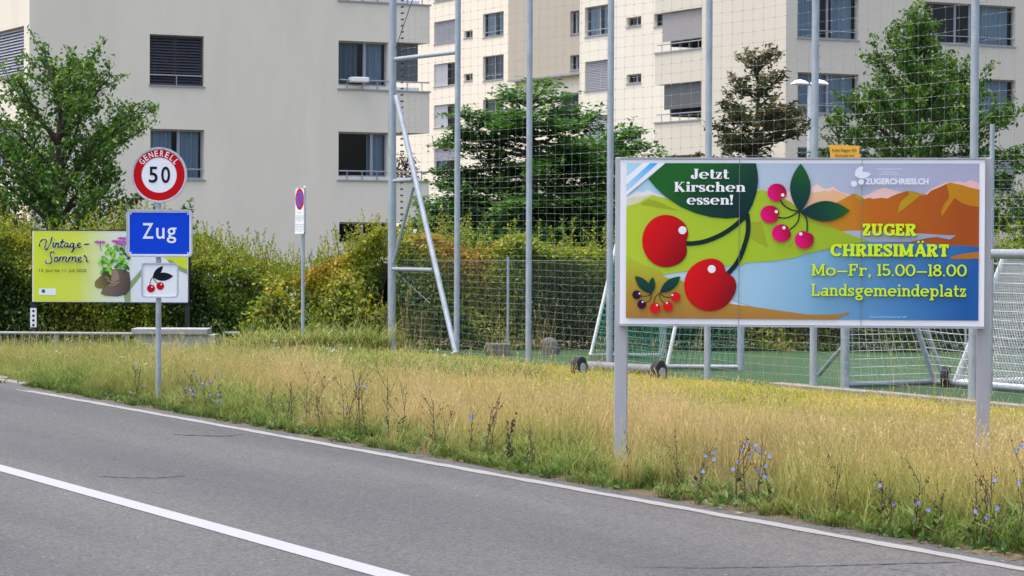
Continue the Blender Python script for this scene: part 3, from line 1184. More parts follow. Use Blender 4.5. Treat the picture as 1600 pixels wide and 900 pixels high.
        adv = .46
    elif ch in 'rnmh':
        a = sl + h
        top = 1 if ch == 'h' else X
        line(a, 0, a, top); ser(a, 0, True); ser(a, top, False, r=0)
        if ch == 'r':
            arc(a + .24, X * .62, .24, X * .38 - Hn / 2, 175, 70, 8, wv=Hn * 1.2)
            dot(a + .34, X - .12, max(.09, W * .5))
            adv = a + .45
        else:
            x = a
            for _ in range(2 if ch == 'm' else 1):
                gap = .34 + W * .35
                arc(x + gap / 2, X * .62, gap / 2, X * .38 - Hn / 2, 180, 0, 10, wh=Hn * 1.1)
                x += gap
                line(x, 0, x, X * .64); ser(x, 0, True, l=sl * .7)
            adv = x + h + sl
    elif ch in 'adgp':
        rx = .22
        cx = rx + h
        x = cx + rx + .03
        if ch == 'a':
            arc(cx, X * .28, rx, X * .28 - Hn / 2, 0, 360, 20)
            line(x, 0, x, X * .72); arc(x - .2, X * .72, .2, X * .28 - Hn / 2, 0, 150, 10); ser(x, 0, True, l=0, r=sl * .7)
        elif ch == 'g':
            arc(cx + .02, X * .66, rx, X * .34 - Hn / 2, 0, 360, 20)
            arc(cx + .03, -.14, rx + .04, .14, 0, 360, 20, wv=W * .8)
            line(cx - rx + .05, X * .30, cx + rx, .0, Hn); line(cx + rx - .02, X * .86, cx + rx + .14, X - .02, Hn)
        else:
            arc(cx, X / 2, rx, X / 2 - Hn / 2, 0, 360, 22)
            if ch == 'd':
                line(x, 0, x, 1); ser(x, 0, True, l=0); ser(x, 1, False, r=0)
            else:
                cx2 = 2 * (sl + h)
                E.clear()
                a = sl + h
                arc(a + rx + .03, X / 2, rx, X / 2 - Hn / 2, 0, 360, 22)
                line(a, -.30, a, X); ser(a, -.30, True); ser(a, X, False, r=0)
                x = a + 2 * rx
        adv = x + h + sl * .8
    elif ch == '.':
        dot(.12, .07, max(.075, W * .5)); adv = .24
    elif ch == ',':
        dot(.12, .07, max(.075, W * .5)); line(.16, .08, .07, -.16, Hn); adv = .24
    elif ch == '!':
        E.append(('q', [(.10, .28), (.18, .28), (.14 + W * .62, 1), (.14 - W * .62, 1)])); dot(.14, .10, max(.1, W * .5)); adv = .34
    elif ch == '-':
        line(.04, .36, .80, .36, Hn); adv = .84
    elif ch == ' ':
        adv = .34
    else:
        adv = .4
    return adv, E


def serif_geo(s, W, Hn, S, sl, track=0.06):
    quads = []
    x = 0
    for ch in s:
        adv, E = glyph(ch, W, Hn, S, sl)
        for k, e in enumerate(E):
            out = []
            if e[0] == 'q':
                out.append((e[1], k))
            else:
                stroke2(e[1], e[2], out, k)
            for (q, lay) in out:
                quads.append(([(p[0] + x, p[1]) for p in q], lay))
        x += adv + track
    return quads


def put_serif(mb, quads, x0, x1, zb, cap, y, base0=0.0):
    """baseline at zb, cap height 'cap'; stretched to run from x0 to x1"""
    ax = min(p[0] for q, _ in quads for p in q)
    bx = max(p[0] for q, _ in quads for p in q)
    for q, lay in quads:
        yy = y - lay * 0.00012
        mb.face([(x0 + (p[0] - ax) / (bx - ax) * (x1 - x0), yy, zb + p[1] * cap) for p in q])


# ------------------------------------------------------------------ ball fence
def on_fence(px, py, off=0.0):
    return plane_hit(px, py, NX, T_FENCE + off)


fence = empty('ball_fence', on_fence(1000, 580).xy.to_3d())
tag(fence, 'tall galvanised ball-catch fence with wire net along the pitch edge', 'fence')
post_px = [(612, 550, 0.060), (713.5, 558, 0.044), (825.5, 569, 0.043), (952, 577, 0.044), (1105, 592, 0.043), (1270.5, 604, 0.044), (1519, 634, 0.046)]
post_s = []
for (x, y, r) in post_px:
    s = on_fence(x, y).dot(UX)
    post_s.append((s, r))
for s in (post_s[-1][0] - 2.7, post_s[-1][0] - 5.4, post_s[-1][0] - 8.1):
    post_s.append((s, 0.045))
for k, (s, r) in enumerate(post_s):
    mb = MB()
    mb.tube([ST(s, T_FENCE, -0.05), ST(s, T_FENCE, 7.6)], r, 20)
    if k == 0:
        zc = plane_hit(612, 249, NX, T_FENCE).z
        mb.tube([ST(s, T_FENCE, 0), ST(s, T_FENCE, zc)], r + 0.006, 20)
    po = mb.build('post', M['galv'], fence, smooth=True)
    mb = MB()
    mb.tube([ST(s, T_FENCE, 7.601), ST(s, T_FENCE, 7.63)], r + 0.006, 16)
    mb.build('post_cap', M['galv_lt'], po)


def fbar(name, a, b, r, m='galv_lt', off=0.0, k=10):
    mb = MB()
    mb.tube([on_fence(*a, off), on_fence(*b, off)], r, k)
    return mb.build(name, M[m], fence, smooth=True)


fbar('brace', (619, 150), (712, 552), 0.043, 'galv', off=-0.06, k=16)
fbar('strut', (618, 92.5), (713, 81.5), 0.035, 'galv', off=-0.01)
fbar('strut', (616, 283), (645, 281), 0.034, off=-0.05)
fbar('strut', (615, 420.5), (677, 422), 0.034, off=-0.05)
fbar('strut', (646, 292), (615, 410), 0.026, 'galv', off=-0.02)
fbar('strut', (617, 424), (672, 474), 0.008, 'wire', off=0.03)
fbar('guy_wire', (618, 76), (700, -160), 0.008, 'wire', off=-0.03, k=6)
sN0 = on_fence(622, 400).dot(UX)
sN1 = post_s[-1][0]
rg = random.Random(3)


def net_z(z, s):
    """cords droop a little between the posts"""
    best = min(abs(s - p) for p, _ in post_s)
    return z - 0.012 * min(1, best) * (1 if z < 7 else 0.3)


mb = MB()
zs = list(np.arange(0.08, 2.7, 0.10)) + list(np.arange(2.74, 7.5, 0.14))
nS = int((sN0 - sN1) / 0.24)
sv = [sN0 + (sN1 - sN0) * k / nS for k in range(nS + 1)]
TN = T_FENCE + 0.055
for z in zs:
    ph = rg.uniform(0, 6)
    pts = [ST(s, TN + 0.004 * math.sin(s * 3 + ph), net_z(z, s) + 0.006 * math.sin(s * 1.3 + ph) + rg.uniform(-.002, .002)) for s in sv]
    mb.tube(pts, 0.0014, 3, caps=False)
for s in sv:
    ph = rg.uniform(0, 6)
    mb.tube([ST(s + 0.012 * math.sin(z * 2 + ph), TN, z) for z in np.arange(0.06, 7.5, 0.42)], 0.0012, 3, caps=False)
for s in sv:
    for z in zs:
        if z > 2.6:
            c = ST(s, TN - 0.004, net_z(z, s))
            mb.tube([c - UX * 0.014, c + UX * 0.012], 0.0048, 3, caps=True)
mb.build('net', M['net_strand'], fence)
mb = MB()                                                 # net hooks down the corner post
for k in range(58):
    z = plane_hit(625, 560, NX, T_FENCE).z + k * 0.1
    c = ST(sN0 - 0.06, T_FENCE + 0.03, z)
    mb.tube([c - UX * 0.035, c + UX * 0.035], 0.014, 6)
tag(mb.build('net_hooks', M['black_metal'], fence), kind='stuff')

# chain-link fence in front of the pitch hedge
CY = 41.1
clf = empty('chain_link_fence', (3.0, CY, 0))
tag(clf, 'low fine-meshed chain-link fence at the back of the pitch, before the hedge', 'fence')
cx0, cx1 = -1.75, 12.0
mb = MB()
hgt = 1.47
step = 0.055
n = int((cx1 - cx0 + hgt) / step)
for k in range(n):
    x = cx0 - hgt + k * step
    a, b = max(x, cx0), min(x + hgt, cx1)
    if b > a:
        mb.tube([(a, CY, a - x), (b, CY, b - x)], 0.0010, 3, caps=False)
    x2 = cx0 + k * step
    a, b = max(x2 - hgt, cx0), min(x2, cx1)
    if b > a:
        mb.tube([(a, CY + 0.005, x2 - a), (b, CY + 0.005, x2 - b)], 0.0010, 3, caps=False)
mb.tube([(cx0, CY, hgt), (cx1, CY, hgt)], 0.004, 4)
tag(mb.build('mesh_wire', M['wire'], clf), kind='stuff')
for k in range(5):
    x = atY(794, 400, CY).x + k * 2.45
    mb = MB()
    mb.tube([(x, CY - 0.03, -0.05), (x, CY - 0.03, hgt + 0.06)], 0.022, 10)
    mb.build('post', M['galv'], clf, smooth=True)

# yellow notice tied to the net
nb = empty('notice_sheet', on_fence(1318, 236, -0.1))
tag(nb, 'yellow notice sheet tied to the net just above the big billboard', 'sign')
pa = [on_fence(1295.5, 226, 0.02), on_fence(1343, 228, 0.02), on_fence(1341.5, 250, 0.02), on_fence(1298, 251, 0.02)]
mb = MB()
back = [p + NX * 0.004 for p in pa]
mb.quadbox([pa[3], pa[2], back[2], back[3], pa[0], pa[1], back[1], back[0]])
sheet = mb.build('sheet', pmat('yellow sheet', (0.62, 0.34, 0.02), 0.6, noise=0.1, nscale=4), nb)
mb = MB()
for (txt, y0, y1, q0, q1) in (('Rolan Bägger AG', 232.5, 238, 1300, 1338), ('Rechtsein und', 241, 245, 1305, 1334)):
    g = MB()
    put_geo(g, text_geo(txt, 0.012), 0, 1, 0, 1, 0)
    i = len(mb.v)
    A = on_fence(q0, y1, 0.012); Bx = on_fence(q1, y1, 0.012); Up = on_fence(q0, y0, 0.012)
    for p in g.v:
        mb.v.append(tuple(A + (Bx - A) * p[0] + (Up - A) * p[2]))
    mb.f += [tuple(i + k for k in q) for q in g.f]
mb.build('lettering', pmat('brown ink', (0.10, 0.045, 0.01), 0.7), sheet)


# ------------------------------------------------------------------ goals
def netpatch(mb, c, nu, nv, r, sag=0.0, k=3, sagdir=Vector((0, 0, -1))):
    """corner order a(0,0) b(1,0) c(1,1) d(0,1)"""
    a, b, c_, d = [Vector(q) for q in c]

    def P(u, v):
        return (a * (1 - u) + b * u) * (1 - v) + (d * (1 - u) + c_ * u) * v + sagdir * (sag * 16 * u * (1 - u) * v * (1 - v) * 0.25)
    for i in range(nu + 1):
        mb.tube([P(i / nu, j / 8) for j in range(9)], r, k, caps=False)
    for j in range(nv + 1):
        mb.tube([P(i / 8, j / nv) for i in range(9)], r, k, caps=False)


def diamond(mb, c, n, m, r):
    """netting hung on the bias: strands cross the patch diagonally"""
    a, b, c_, d = [Vector(q) for q in c]

    def P(u, v):
        w_ = (a * (1 - u) + b * u) * (1 - v) + (d * (1 - u) + c_ * u) * v
        return w_ + Vector((0.3, 0.5, 0)) * 0.10 * 4 * u * (1 - u) * v * (1 - v)
    k = m / n                                             # rise of a strand across the patch
    for sgn in (1, -1):
        for i in range(-m - 1, n + m + 1):
            L = []
            for q in range(13):
                v = q / 12
                u = i / n + sgn * v * k
                if -0.001 <= u <= 1.001:
                    L.append(P(u, v))
            if len(L) > 1:
                mb.tube(L, r, 3, caps=False)


def bar(name, pts, r, m, parent, k=12):
    mb = MB()
    mb.tube(pts, r, k)
    return mb.build(name, M[m], parent, smooth=True)


def wheel(parent, c, axis, r, wd):
    mb = MB()
    ax = axis.normalized()
    mb.tube([c - ax * wd / 2, c - ax * wd * 0.42, c + ax * wd * 0.42, c + ax * wd / 2], [r * 0.82, r, r, r * 0.82], 20)
    wo = mb.build('wheel', M['rubber'], parent, smooth=True)
    mb = MB()
    mb.tube([c - ax * (wd / 2 + 0.012), c + ax * (wd / 2 + 0.012)], r * 0.45, 14)
    mb.build('hub', M['galv'], wo)


P1, P2, R1, R2 = gp(1036, 561), gp(1157, 580), gp(923, 561), gp(1042, 579)
g1 = empty('football_goal', (P1 + R2) * 0.5)
tag(g1, 'wheeled training goal with green net behind the billboard\'s left leg', 'goal')
up = Vector((0, 0, 2.0))
T1 = R1 + (P1 - R1) * 0.40 + up
T2 = R2 + (P2 - R2) * 0.40 + up
for p in (P1, P2):
    bar('upright', [p + ZV * 0.02, p + up], 0.05, 'galv', g1)
bar('crossbar', [P1 + up + ZV * .03, P2 + up + ZV * .03], 0.05, 'galv', g1)
for t_, p in ((T1, P1), (T2, P2)):
    bar('top_stay', [t_, p + up], 0.026, 'galv_lt', g1)
for t_, r_ in ((T1, R1), (T2, R2)):
    bar('back_stay', [r_ + ZV * 0.06, t_], 0.026, 'alu_white', g1)
for r_, p in ((R1, P1), (R2, P2)):
    bar('base_rail', [r_ + ZV * 0.055, p + ZV * 0.055], 0.035, 'galv_lt', g1)
wd_ = (R2 - R1).normalized()
bar('weight_roller', [gp(908, 572, 0.09), gp(1030, 579, 0.09)], 0.075, 'galv_dark', g1, 16)
wheel(g1, gp(905, 575, 0.13), wd_ * 0.35 + Vector((0.9, -0.3, 0)), 0.15, 0.10)
wheel(g1, gp(1029, 583, 0.13), wd_ * 0.35 + Vector((0.9, -0.3, 0)), 0.16, 0.10)
mb = MB()
netpatch(mb, (R1 + ZV * .06, R2 + ZV * .06, T2, T1), 34, 22, 0.0055, 0.1)
netpatch(mb, (R2 + ZV * .06, P2 + ZV * .06, P2 + up, T2), 12, 22, 0.0055)
netpatch(mb, (R1 + ZV * .06, P1 + ZV * .06, P1 + up, T1), 12, 22, 0.0055)
mb.build('goal_net', M['green_net'], g1)

Q1 = gp(1320, 608)
C1 = gp(1460, 603)
alongv = -UX
L2 = 5.0
Q2, C2 = Q1 + alongv * L2, C1 + alongv * L2
zc = plane_hit(1572, 397, NX, Q1.dot(NX)).z
g2 = empty('football_goal', Q1 * 0.5 + C1 * 0.5)
tag(g2, 'grey goal with open white net parked behind the fence, under the billboard\'s right half', 'goal')
up2 = Vector((0, 0, zc))
D1 = Q1 + (C1 - Q1) * 0.52 + up2
D2 = D1 + alongv * L2
for p in (Q1, Q2):
    bar('upright', [p + ZV * 0.01, p + up2], 0.055, 'galv', g2, 16)
bar('crossbar', [Q1 + up2, Q2 + up2], 0.055, 'galv_lt', g2, 16)
for (q, c_, d_) in ((Q1, C1, D1), (Q2, C2, D2)):
    bar('base_rail', [q + ZV * .05, c_ + ZV * .05], 0.035, 'galv_lt', g2)
    bar('back_stay', [c_ + ZV * .05, d_], 0.035, 'galv', g2)
    bar('top_stay', [q + up2, d_], 0.03, 'galv', g2)
bar('back_rail', [C1 + ZV * .05, C2 + ZV * .05], 0.035, 'galv_lt', g2)
off = Vector((0.15, 0.25, 0))
bar('diagonal_brace', [C1 + off + ZV * 0.08, D1 + off], 0.028, 'galv', g2)
wheel(g2, gp(1478, 590, 0.12), Vector((1, -0.4, 0)), 0.14, 0.09)
br0 = gp(1279, 601)
bar('diagonal_brace', [br0 + ZV * .12, Q1 + ZV * 0.55], 0.028, 'galv', g2)
mb = MB()
netpatch(mb, (Q1 + ZV * .06, C1 + ZV * .06, D1, Q1 + up2), 11, 16, 0.0042)
netpatch(mb, (C1 + ZV * .06, C2 + ZV * .06, D2, D1), 40, 15, 0.0042, 0.35, sagdir=Vector((-0.5, 0.4, -0.5)))
mb.build('goal_net', M['white_net'], g2)

# goal with dense white net at the right edge
B3 = gp(1493, 601)
t3 = B3.dot(NX)
T3 = plane_hit(1571, 399, NX, t3)
g3 = empty('football_goal', B3)
tag(g3, 'small goal wrapped in dense white netting at the right edge of the picture', 'goal')
L3 = 2.3
B3r = B3 - UX * L3
T3r = Vector((B3r.x, B3r.y, T3.z))
dn = NX * 2.2
bar('back_stay', [B3 + ZV * .03, T3], 0.042, 'alu_white', g3)
bar('top_rail', [T3, T3r], 0.035, 'alu_white', g3)
bar('upright', [B3r, T3r], 0.04, 'alu_white', g3)
bar('base_rail', [B3 + ZV * .035, B3r + ZV * .035], 0.035, 'alu_white', g3)
bar('back_stay', [B3 + dn + ZV * .03, T3 + dn], 0.042, 'alu_white', g3)
bar('upright', [B3r + dn, T3r + dn], 0.04, 'alu_white', g3)
bar('crossbar', [T3r, T3r + dn], 0.04, 'alu_white', g3)
bar('back_rail', [B3 + ZV * .035, B3 + dn + ZV * .035], 0.035, 'alu_white', g3)
mb = MB()
diamond(mb, (B3 + ZV * .05, B3r + ZV * .05, T3r, T3), 38, 25, 0.0085)
netpatch(mb, (B3 + ZV * .05, B3 + dn + ZV * .05, T3 + dn, T3), 36, 30, 0.003)
mb.build('goal_net', M['white_net'], g3)

# loose things by the pitch
sp_ = plane_hit(1549, 400, NX, 19.0)
mb = MB()
mb.tube([(sp_.x, sp_.y, -0.02), (sp_.x, sp_.y, plane_hit(1549, 194, NX, 19.0).z)], 0.028, 14)
o = mb.build('steel_post', M['galv'], loc=(sp_.x, sp_.y, 0), smooth=True)
tag(o, 'thin galvanised post standing behind the billboard\'s right edge', 'post')
b0 = gp(778, 556)
mb = MB()
wv = (gp(798, 556) - gp(759, 556)).length / 2
mb.box(-wv, wv, -0.15, 0.15, 0, 0.19)
o = mb.build('concrete_block', M['stone'], loc=None, bevel=0.015)
o.location = b0
tag(o, 'low grey concrete block on the pitch between two fence posts', 'block')
b0 = gp(860, 555)
mb = MB()
prof = [(0.0, 0.13), (0.10, 0.135), (0.2, 0.125), (0.26, 0.09), (0.28, 0.03)]
mb.tube([(0, 0, z) for z, _ in prof], [r for _, r in prof], 14)
for i, v in enumerate(mb.v):
    mb.v[i] = (v[0] * 1.05 + 0.02 * math.sin(v[2] * 20), v[1], v[2])
o = mb.build('boulder', M['stone'], smooth=True)
o.location = b0
tag(o, 'rounded grey stone at the hedge foot, left of the goal wheel', 'stone')


# ------------------------------------------------------------------ signs
def ink(name, c, rough=0.45):
    return pmat(name, tuple(min(0.95, v * 1.15) for v in lin(c)), rough, spec=0.12)


M['sign_white'] = ink('sign white', (226, 230, 232))
M['sign_red'] = ink('sign red', (186, 12, 20))
M['sign_blue'] = ink('sign blue', (10, 66, 200))
M['sign_black'] = ink('sign black', (22, 26, 34))
M['sign_rim'] = pmat('weathered sign rim', (0.50, 0.53, 0.56), 0.5, 0.2, noise=0.25, nscale=30)
M['ink_grey'] = ink('grey print', (120, 126, 134))


def rrect(x0, x1, z0, z1, r, n=6):
    P = []
    for cx, cz, a0 in ((x1 - r, z0 + r, -90), (x1 - r, z1 - r, 0), (x0 + r, z1 - r, 90), (x0 + r, z0 + r, 180)):
        for k in range(n + 1):
            a = math.radians(a0 + 90 * k / n)
            P.append((cx + r * math.cos(a), cz + r * math.sin(a)))
    return P


def plate(mb, P, y0, y1):
    n = len(P)
    i = len(mb.v)
    mb.v += [(p[0], y0, p[1]) for p in P] + [(p[0], y1, p[1]) for p in P]
    mb.f.append(tuple(i + k for k in range(n)))
    mb.f.append(tuple(i + n + k for k in reversed(range(n))))
    for k in range(n):
        k2 = (k + 1) % n
        mb.f.append((i + k2, i + k, i + n + k, i + n + k2))


def ring(mb, P, Q, y0, y1):
    """raised rim between outline P (outer) and Q (inner)"""
    n = len(P)
    i = len(mb.v)
    for y, R in ((y1, P), (y0, P), (y0, Q), (y1, Q)):
        mb.v += [(p[0], y, p[1]) for p in R]
    for a in range(3):
        for k in range(n):
            k2 = (k + 1) % n
            mb.f.append((i + a * n + k, i + a * n + k2, i + (a + 1) * n + k2, i + (a + 1) * n + k))


def circ(cx, cz, rx, rz=None, n=48):
    rz = rz or rx
    return [(cx + rx * math.cos(2 * math.pi * k / n), cz + rz * math.sin(2 * math.pi * k / n)) for k in range(n)]


def scale_about(P, cx, cz, f):
    return [(cx + (p[0] - cx) * f, cz + (p[1] - cz) * f) for p in P]


SY = 28.0
p0 = atY(247.5, 560, SY)
sgn = empty('road_sign', (p0.x, SY, 0))
tag(sgn, 'town sign post with round speed limit, blue town name and cherry plates', 'sign')
K = F / SY


def sl_(px, py):
    p = atY(px, py, SY - 0.06)
    return p.x - p0.x, p.z


mb = MB()
mb.tube([(0, 0, -0.05), (0, 0, sl_(248, 262)[1])], 0.030, 16)
mb.build('post', M['galv'], sgn, local=True, smooth=True)
mb = MB()
mb.tube([(0, 0, sl_(248, 512)[1]), (0, 0, sl_(248, 490)[1])], 0.0315, 16)
mb.build('collar', M['galv_lt'], sgn, local=True, smooth=True)
# round plate
cx, cz = sl_(248.5, 273.5)
R = 0.305
mb = MB()
plate(mb, circ(cx, cz, R, n=64), -0.05, -0.032)
disc = mb.build('speed_plate', M['sign_rim'], sgn, local=True)
mb = MB()
ring(mb, circ(cx, cz, R, n=64), circ(cx, cz, R - 0.018, n=64), -0.062, -0.05)
mb.build('rim', M['sign_rim'], disc, local=True)
mb = MB()
mb.fill(circ(cx, cz, R - 0.018, n=64), -0.052)
mb.build('white_field', M['sign_white'], disc, local=True)
mb = MB()
ring(mb, circ(cx, cz, R - 0.026, n=64), circ(cx, cz, 0.192, n=64), -0.0545, -0.0535)
mb.build('red_ring', M['sign_red'], disc, local=True)
mb = MB()
put_geo(mb, text_geo('5', 0.012), cx - 0.112, cx - 0.016, cz - 0.085, cz + 0.092, -0.056)
put_geo(mb, text_geo('0', 0.012), cx + 0.022, cx + 0.120, cz - 0.088, cz + 0.094, -0.056)
mb.build('lettering', M['sign_black'], disc, local=True)
mb = MB()
word = 'GENERELL'
for k, ch in enumerate(word):
    ang = math.radians(142 - k * 14.8)
    g = MB()
    wd = 0.040 if ch in 'GN' else (0.030 if ch == 'L' else 0.034)
    put_geo(g, text_geo(ch, 0.012), -wd * .55, wd * .55, -0.033, 0.033, 0)
    rad = 0.236
    i = len(mb.v)
    th = ang - math.pi / 2
    for p in g.v:
        mb.v.append((cx + rad * math.cos(ang) + p[0] * math.cos(th) - p[2] * math.sin(th), -0.0565, cz + rad * math.sin(ang) + p[0] * math.sin(th) + p[2] * math.cos(th)))
    mb.f += [tuple(i + q for q in f_) for f_ in g.f]
mb.build('lettering', M['sign_white'], disc, local=True)
# town name plate
x0, z1 = sl_(197.5, 327)
x1, z0 = sl_(300.5, 402)
mb = MB()
plate(mb, rrect(x0, x1, z0, z1, 0.05), -0.05, -0.032)
tp = mb.build('town_plate', M['sign_rim'], sgn, local=True)
mb = MB()
ring(mb, rrect(x0, x1, z0, z1, 0.05), rrect(x0 + .018, x1 - .018, z0 + .018, z1 - .018, 0.04), -0.064, -0.05)
mb.build('rim', M['sign_rim'], tp, local=True)
mb = MB()
mb.fill(rrect(x0 + .018, x1 - .018, z0 + .018, z1 - .018, 0.04), -0.052)
mb.build('white_field', M['sign_white'], tp, local=True)
mb = MB()
mb.fill(rrect(x0 + .034, x1 - .034, z0 + .034, z1 - .034, 0.03), -0.0545)
mb.build('blue_field', M['sign_blue'], tp, local=True)
mb = MB()
for ch, a, b, c_, d_ in (('Z', 222.5, 239.5, 348.5, 373), ('u', 244, 257, 356, 373.3), ('g', 260.5, 275.5, 355.5, 380)):
    xa, zt_ = sl_(a, c_)
    xb, zb_ = sl_(b, d_)
    put_geo(mb, text_geo(ch, 0.008), xa, xb, zb_, zt_, -0.0565)
mb.build('lettering', M['sign_white'], tp, local=True)
mb = MB()
for (a, b) in ((x0 + .05, z0 + .05), (x1 - .05, z0 + .05), (x0 + .05, z1 - .05), (x1 - .05, z1 - .05)):
    plate(mb, circ(a, b, 0.007, n=10), -0.058, -0.055)
mb.build('rivets', M['sign_white'], tp, local=True)
# cherry plate
x0, z1 = sl_(220.5, 410.5)
x1, z0 = sl_(278.5, 465.5)
mb = MB()
plate(mb, rrect(x0, x1, z0, z1, 0.045), -0.05, -0.032)
cp = mb.build('cherry_plate', M['sign_rim'], sgn, local=True)
mb = MB()
ring(mb, rrect(x0, x1, z0, z1, 0.045), rrect(x0 + .015, x1 - .015, z0 + .015, z1 - .015, 0.035), -0.062, -0.05)
mb.build('rim', M['sign_rim'], cp, local=True)
mb = MB()
mb.fill(rrect(x0 + .015, x1 - .015, z0 + .015, z1 - .015, 0.035), -0.052)
mb.build('white_field', M['sign_white'], cp, local=True)


def smoothpoly(P, it=2):
    for _ in range(it):
        Q = []
        n = len(P)
        for k in range(n):
            a, b = P[k], P[(k + 1) % n]
            Q.append((a[0] * .75 + b[0] * .25, a[1] * .75 + b[1] * .25))
            Q.append((a[0] * .25 + b[0] * .75, a[1] * .25 + b[1] * .75))
        P = Q
    return P


def ptc(P):
    return [sl_(*q) for q in P]


def leafpoly(a, b, wl, wr, n=12):
    """pointed leaf from a to b; wl, wr bulge to either side"""
    dx, dy = b[0] - a[0], b[1] - a[1]
    L = math.hypot(dx, dy)
    nx, ny = -dy / L, dx / L
    P = []
    for k in range(n + 1):
        q = k / n
        s_ = math.sin(math.pi * q) ** 0.85
        P.append((a[0] + dx * q + nx * wl * s_, a[1] + dy * q + ny * wl * s_))
    for k in range(n - 1, 0, -1):
        q = k / n
        s_ = math.sin(math.pi * q) ** 0.85
        P.append((a[0] + dx * q - nx * wr * s_, a[1] + dy * q - ny * wr * s_))
    return P


mb = MB()
mb.fill(ptc(leafpoly((238.5, 433), (254.5, 415.5), 4.5, 4.0)), -0.0538)
mb.fill(ptc(leafpoly((238.5, 433), (270.5, 431.5), 6.5, 6.5)), -0.0545)
mb.build('leaf_print', M['sign_black'], cp, local=True)
for (a, b, r_) in ((235.8, 450.8, 6.3), (250.3, 447.0, 6.1)):
    mb = MB()
    mb.fill([sl_(a + r_ * math.cos(q * .2618), b + r_ * math.sin(q * .2618)) for q in range(24)][::-1], -0.0545)
    ch = mb.build('cherry_print', M['sign_red'], cp, local=True)
    mb = MB()
    mb.fill([sl_(a + 1.5 + 1.0 * math.cos(q * .5236), b - 2.5 + 1.3 * math.sin(q * .5236)) for q in range(12)][::-1], -0.056)
    mb.build('highlight_print', M['sign_white'], cp, local=True)
mb = MB()
out = []
stroke2(ptc([(239, 432.5), (235.5, 437), (234, 444), (234.5, 446)]), [0.008] * 4, out, 0)
stroke2(ptc([(239, 432.5), (240.5, 437), (244.5, 441.5), (248, 443)]), [0.008] * 4, out, 1)
for q, lay in out:
    mb.face([(p[0], -0.0551 - 0.0003 * lay, p[1]) for p in q])
mb.build('stalk_print', M['sign_black'], cp, local=True)

# no-parking sign facing the road
q0 = gp(473, 556)
rz = math.atan2(-UX.y, -UX.x)
nps = empty('parking_sign', (q0.x, q0.y, 0), rz)          # local x = to the right for someone on the road
tag(nps, 'narrow no-parking sign with text panel on thin grey post by the hedge', 'sign')
dist = q0.y
zt_ = atY(473, 291, dist).z
zb_ = atY(473, 366, dist).z
mb = MB()
mb.tube([(0, 0, -0.05), (0, 0, zt_ - 0.1)], 0.028, 14)
mb.build('post', M['galv'], nps, local=True, smooth=True)
hw = 0.19
mb = MB()
plate(mb, rrect(-hw, hw, zb_, zt_, 0.035), -0.055, -0.035)
pl = mb.build('plate', M['sign_rim'], nps, local=True)
mb = MB()
ring(mb, rrect(-hw, hw, zb_, zt_, 0.035), rrect(-hw + .014, hw - .014, zb_ + .014, zt_ - .014, 0.03), -0.066, -0.055)
mb.build('rim', M['sign_rim'], pl, local=True)
mb = MB()
mb.fill(rrect(-hw + .014, hw - .014, zb_ + .014, zt_ - .014, 0.03), -0.057)
mb.build('white_field', M['sign_white'], pl, local=True)
Rr = 0.165
cz = zt_ - 0.035 - Rr
mb = MB()
mb.fill(circ(0, cz, Rr), -0.0585)
mb.build('red_ring', M['sign_red'], pl, local=True)
mb = MB()
mb.fill(circ(0, cz, Rr * 0.72), -0.060)
mb.build('blue_field', ink('no parking blue', (70, 84, 190)), pl, local=True)
mb = MB()
c4 = math.cos(math.radians(45))
for sgn_ in (1,):
    e = Rr * 0.74
    mb.fill([(-e * c4 - .016, cz + e * c4 - .016), (e * c4 - .016, cz - e * c4 - .016), (e * c4 + .016, cz - e * c4 + .016), (-e * c4 + .016, cz + e * c4 + .016)], -0.0615)
mb.build('red_slash', M['sign_red'], pl, local=True)
mb = MB()
zz0 = cz - Rr - 0.04
for k, ln in enumerate((0.6, 0, 0.9, 0.95, 0.8, 0.5, 0, 0.95, 0.9, 0.85, 0.9, 0.6)):
    if ln and zz0 - k * 0.026 > zb_ + 0.03:
        z = zz0 - k * 0.026
        put_geo(mb, text_geo('Parkverbot fur alle Fahrzeuge'[:int(8 + 20 * ln)]), -hw * ln * .85, hw * ln * .85, z - .007, z + .009, -0.0585)
mb.build('lettering', M['ink_grey'], pl, local=True)

# ------------------------------------------------------------------ big cherry billboard
BY = 19.75
pc = atY(1252.5, 377.5, BY)
bang = math.radians(-6.0)
bb = empty('billboard', (pc.x, pc.y, 0), bang)
tag(bb, 'large landscape billboard with red cherries and yellow lettering on two grey legs', 'billboard')
KB = F / BY


def bl(px, py):
    return ((px - 1252.5) / KB, pc.z - (py - 377.5) / KB)


for x in (970.5, 1534.5):
    mb = MB()
    xx = bl(x, 0)[0]
    mb.box(xx - 0.049, xx + 0.049, 0.002, 0.10, -0.05, bl(0, 246)[1])
    mb.build('leg', M['alu'], bb, local=True, bevel=0.006)
mb = MB()
x0, z1 = bl(969.5, 249.5)
x1, z0 = bl(1534, 508)
plate(mb, [(x0, z0), (x1, z0), (x1, z1), (x0, z1)], -0.045, 0.0)
poster = mb.build('poster_panel', M['alu_white'], bb, local=True, bevel=0.003)
mb = MB()
mb.box(x0 - 0.004, x1 + 0.004, -0.052, 0.03, z1 + 0.002, z1 + 0.014)
mb.build('top_rail', M['alu'], bb, local=True)
mb = MB()
mb.box(x0 - 0.004, x1 + 0.004, -0.050, 0.03, z0 - 0.016, z0 - 0.002)
mb.build('bottom_rail', M['alu'], bb, local=True)
for x in (1155.5, 1345):
    mb = MB()
    xx = bl(x, 0)[0]
    mb.box(xx - 0.0022, xx + 0.0022, -0.0640, -0.0635, z0 + 0.001, z1 - 0.001)
    mb.build('panel_joint', ink('joint grey', (120, 122, 120)), poster, local=True)
LY = [-0.0462]


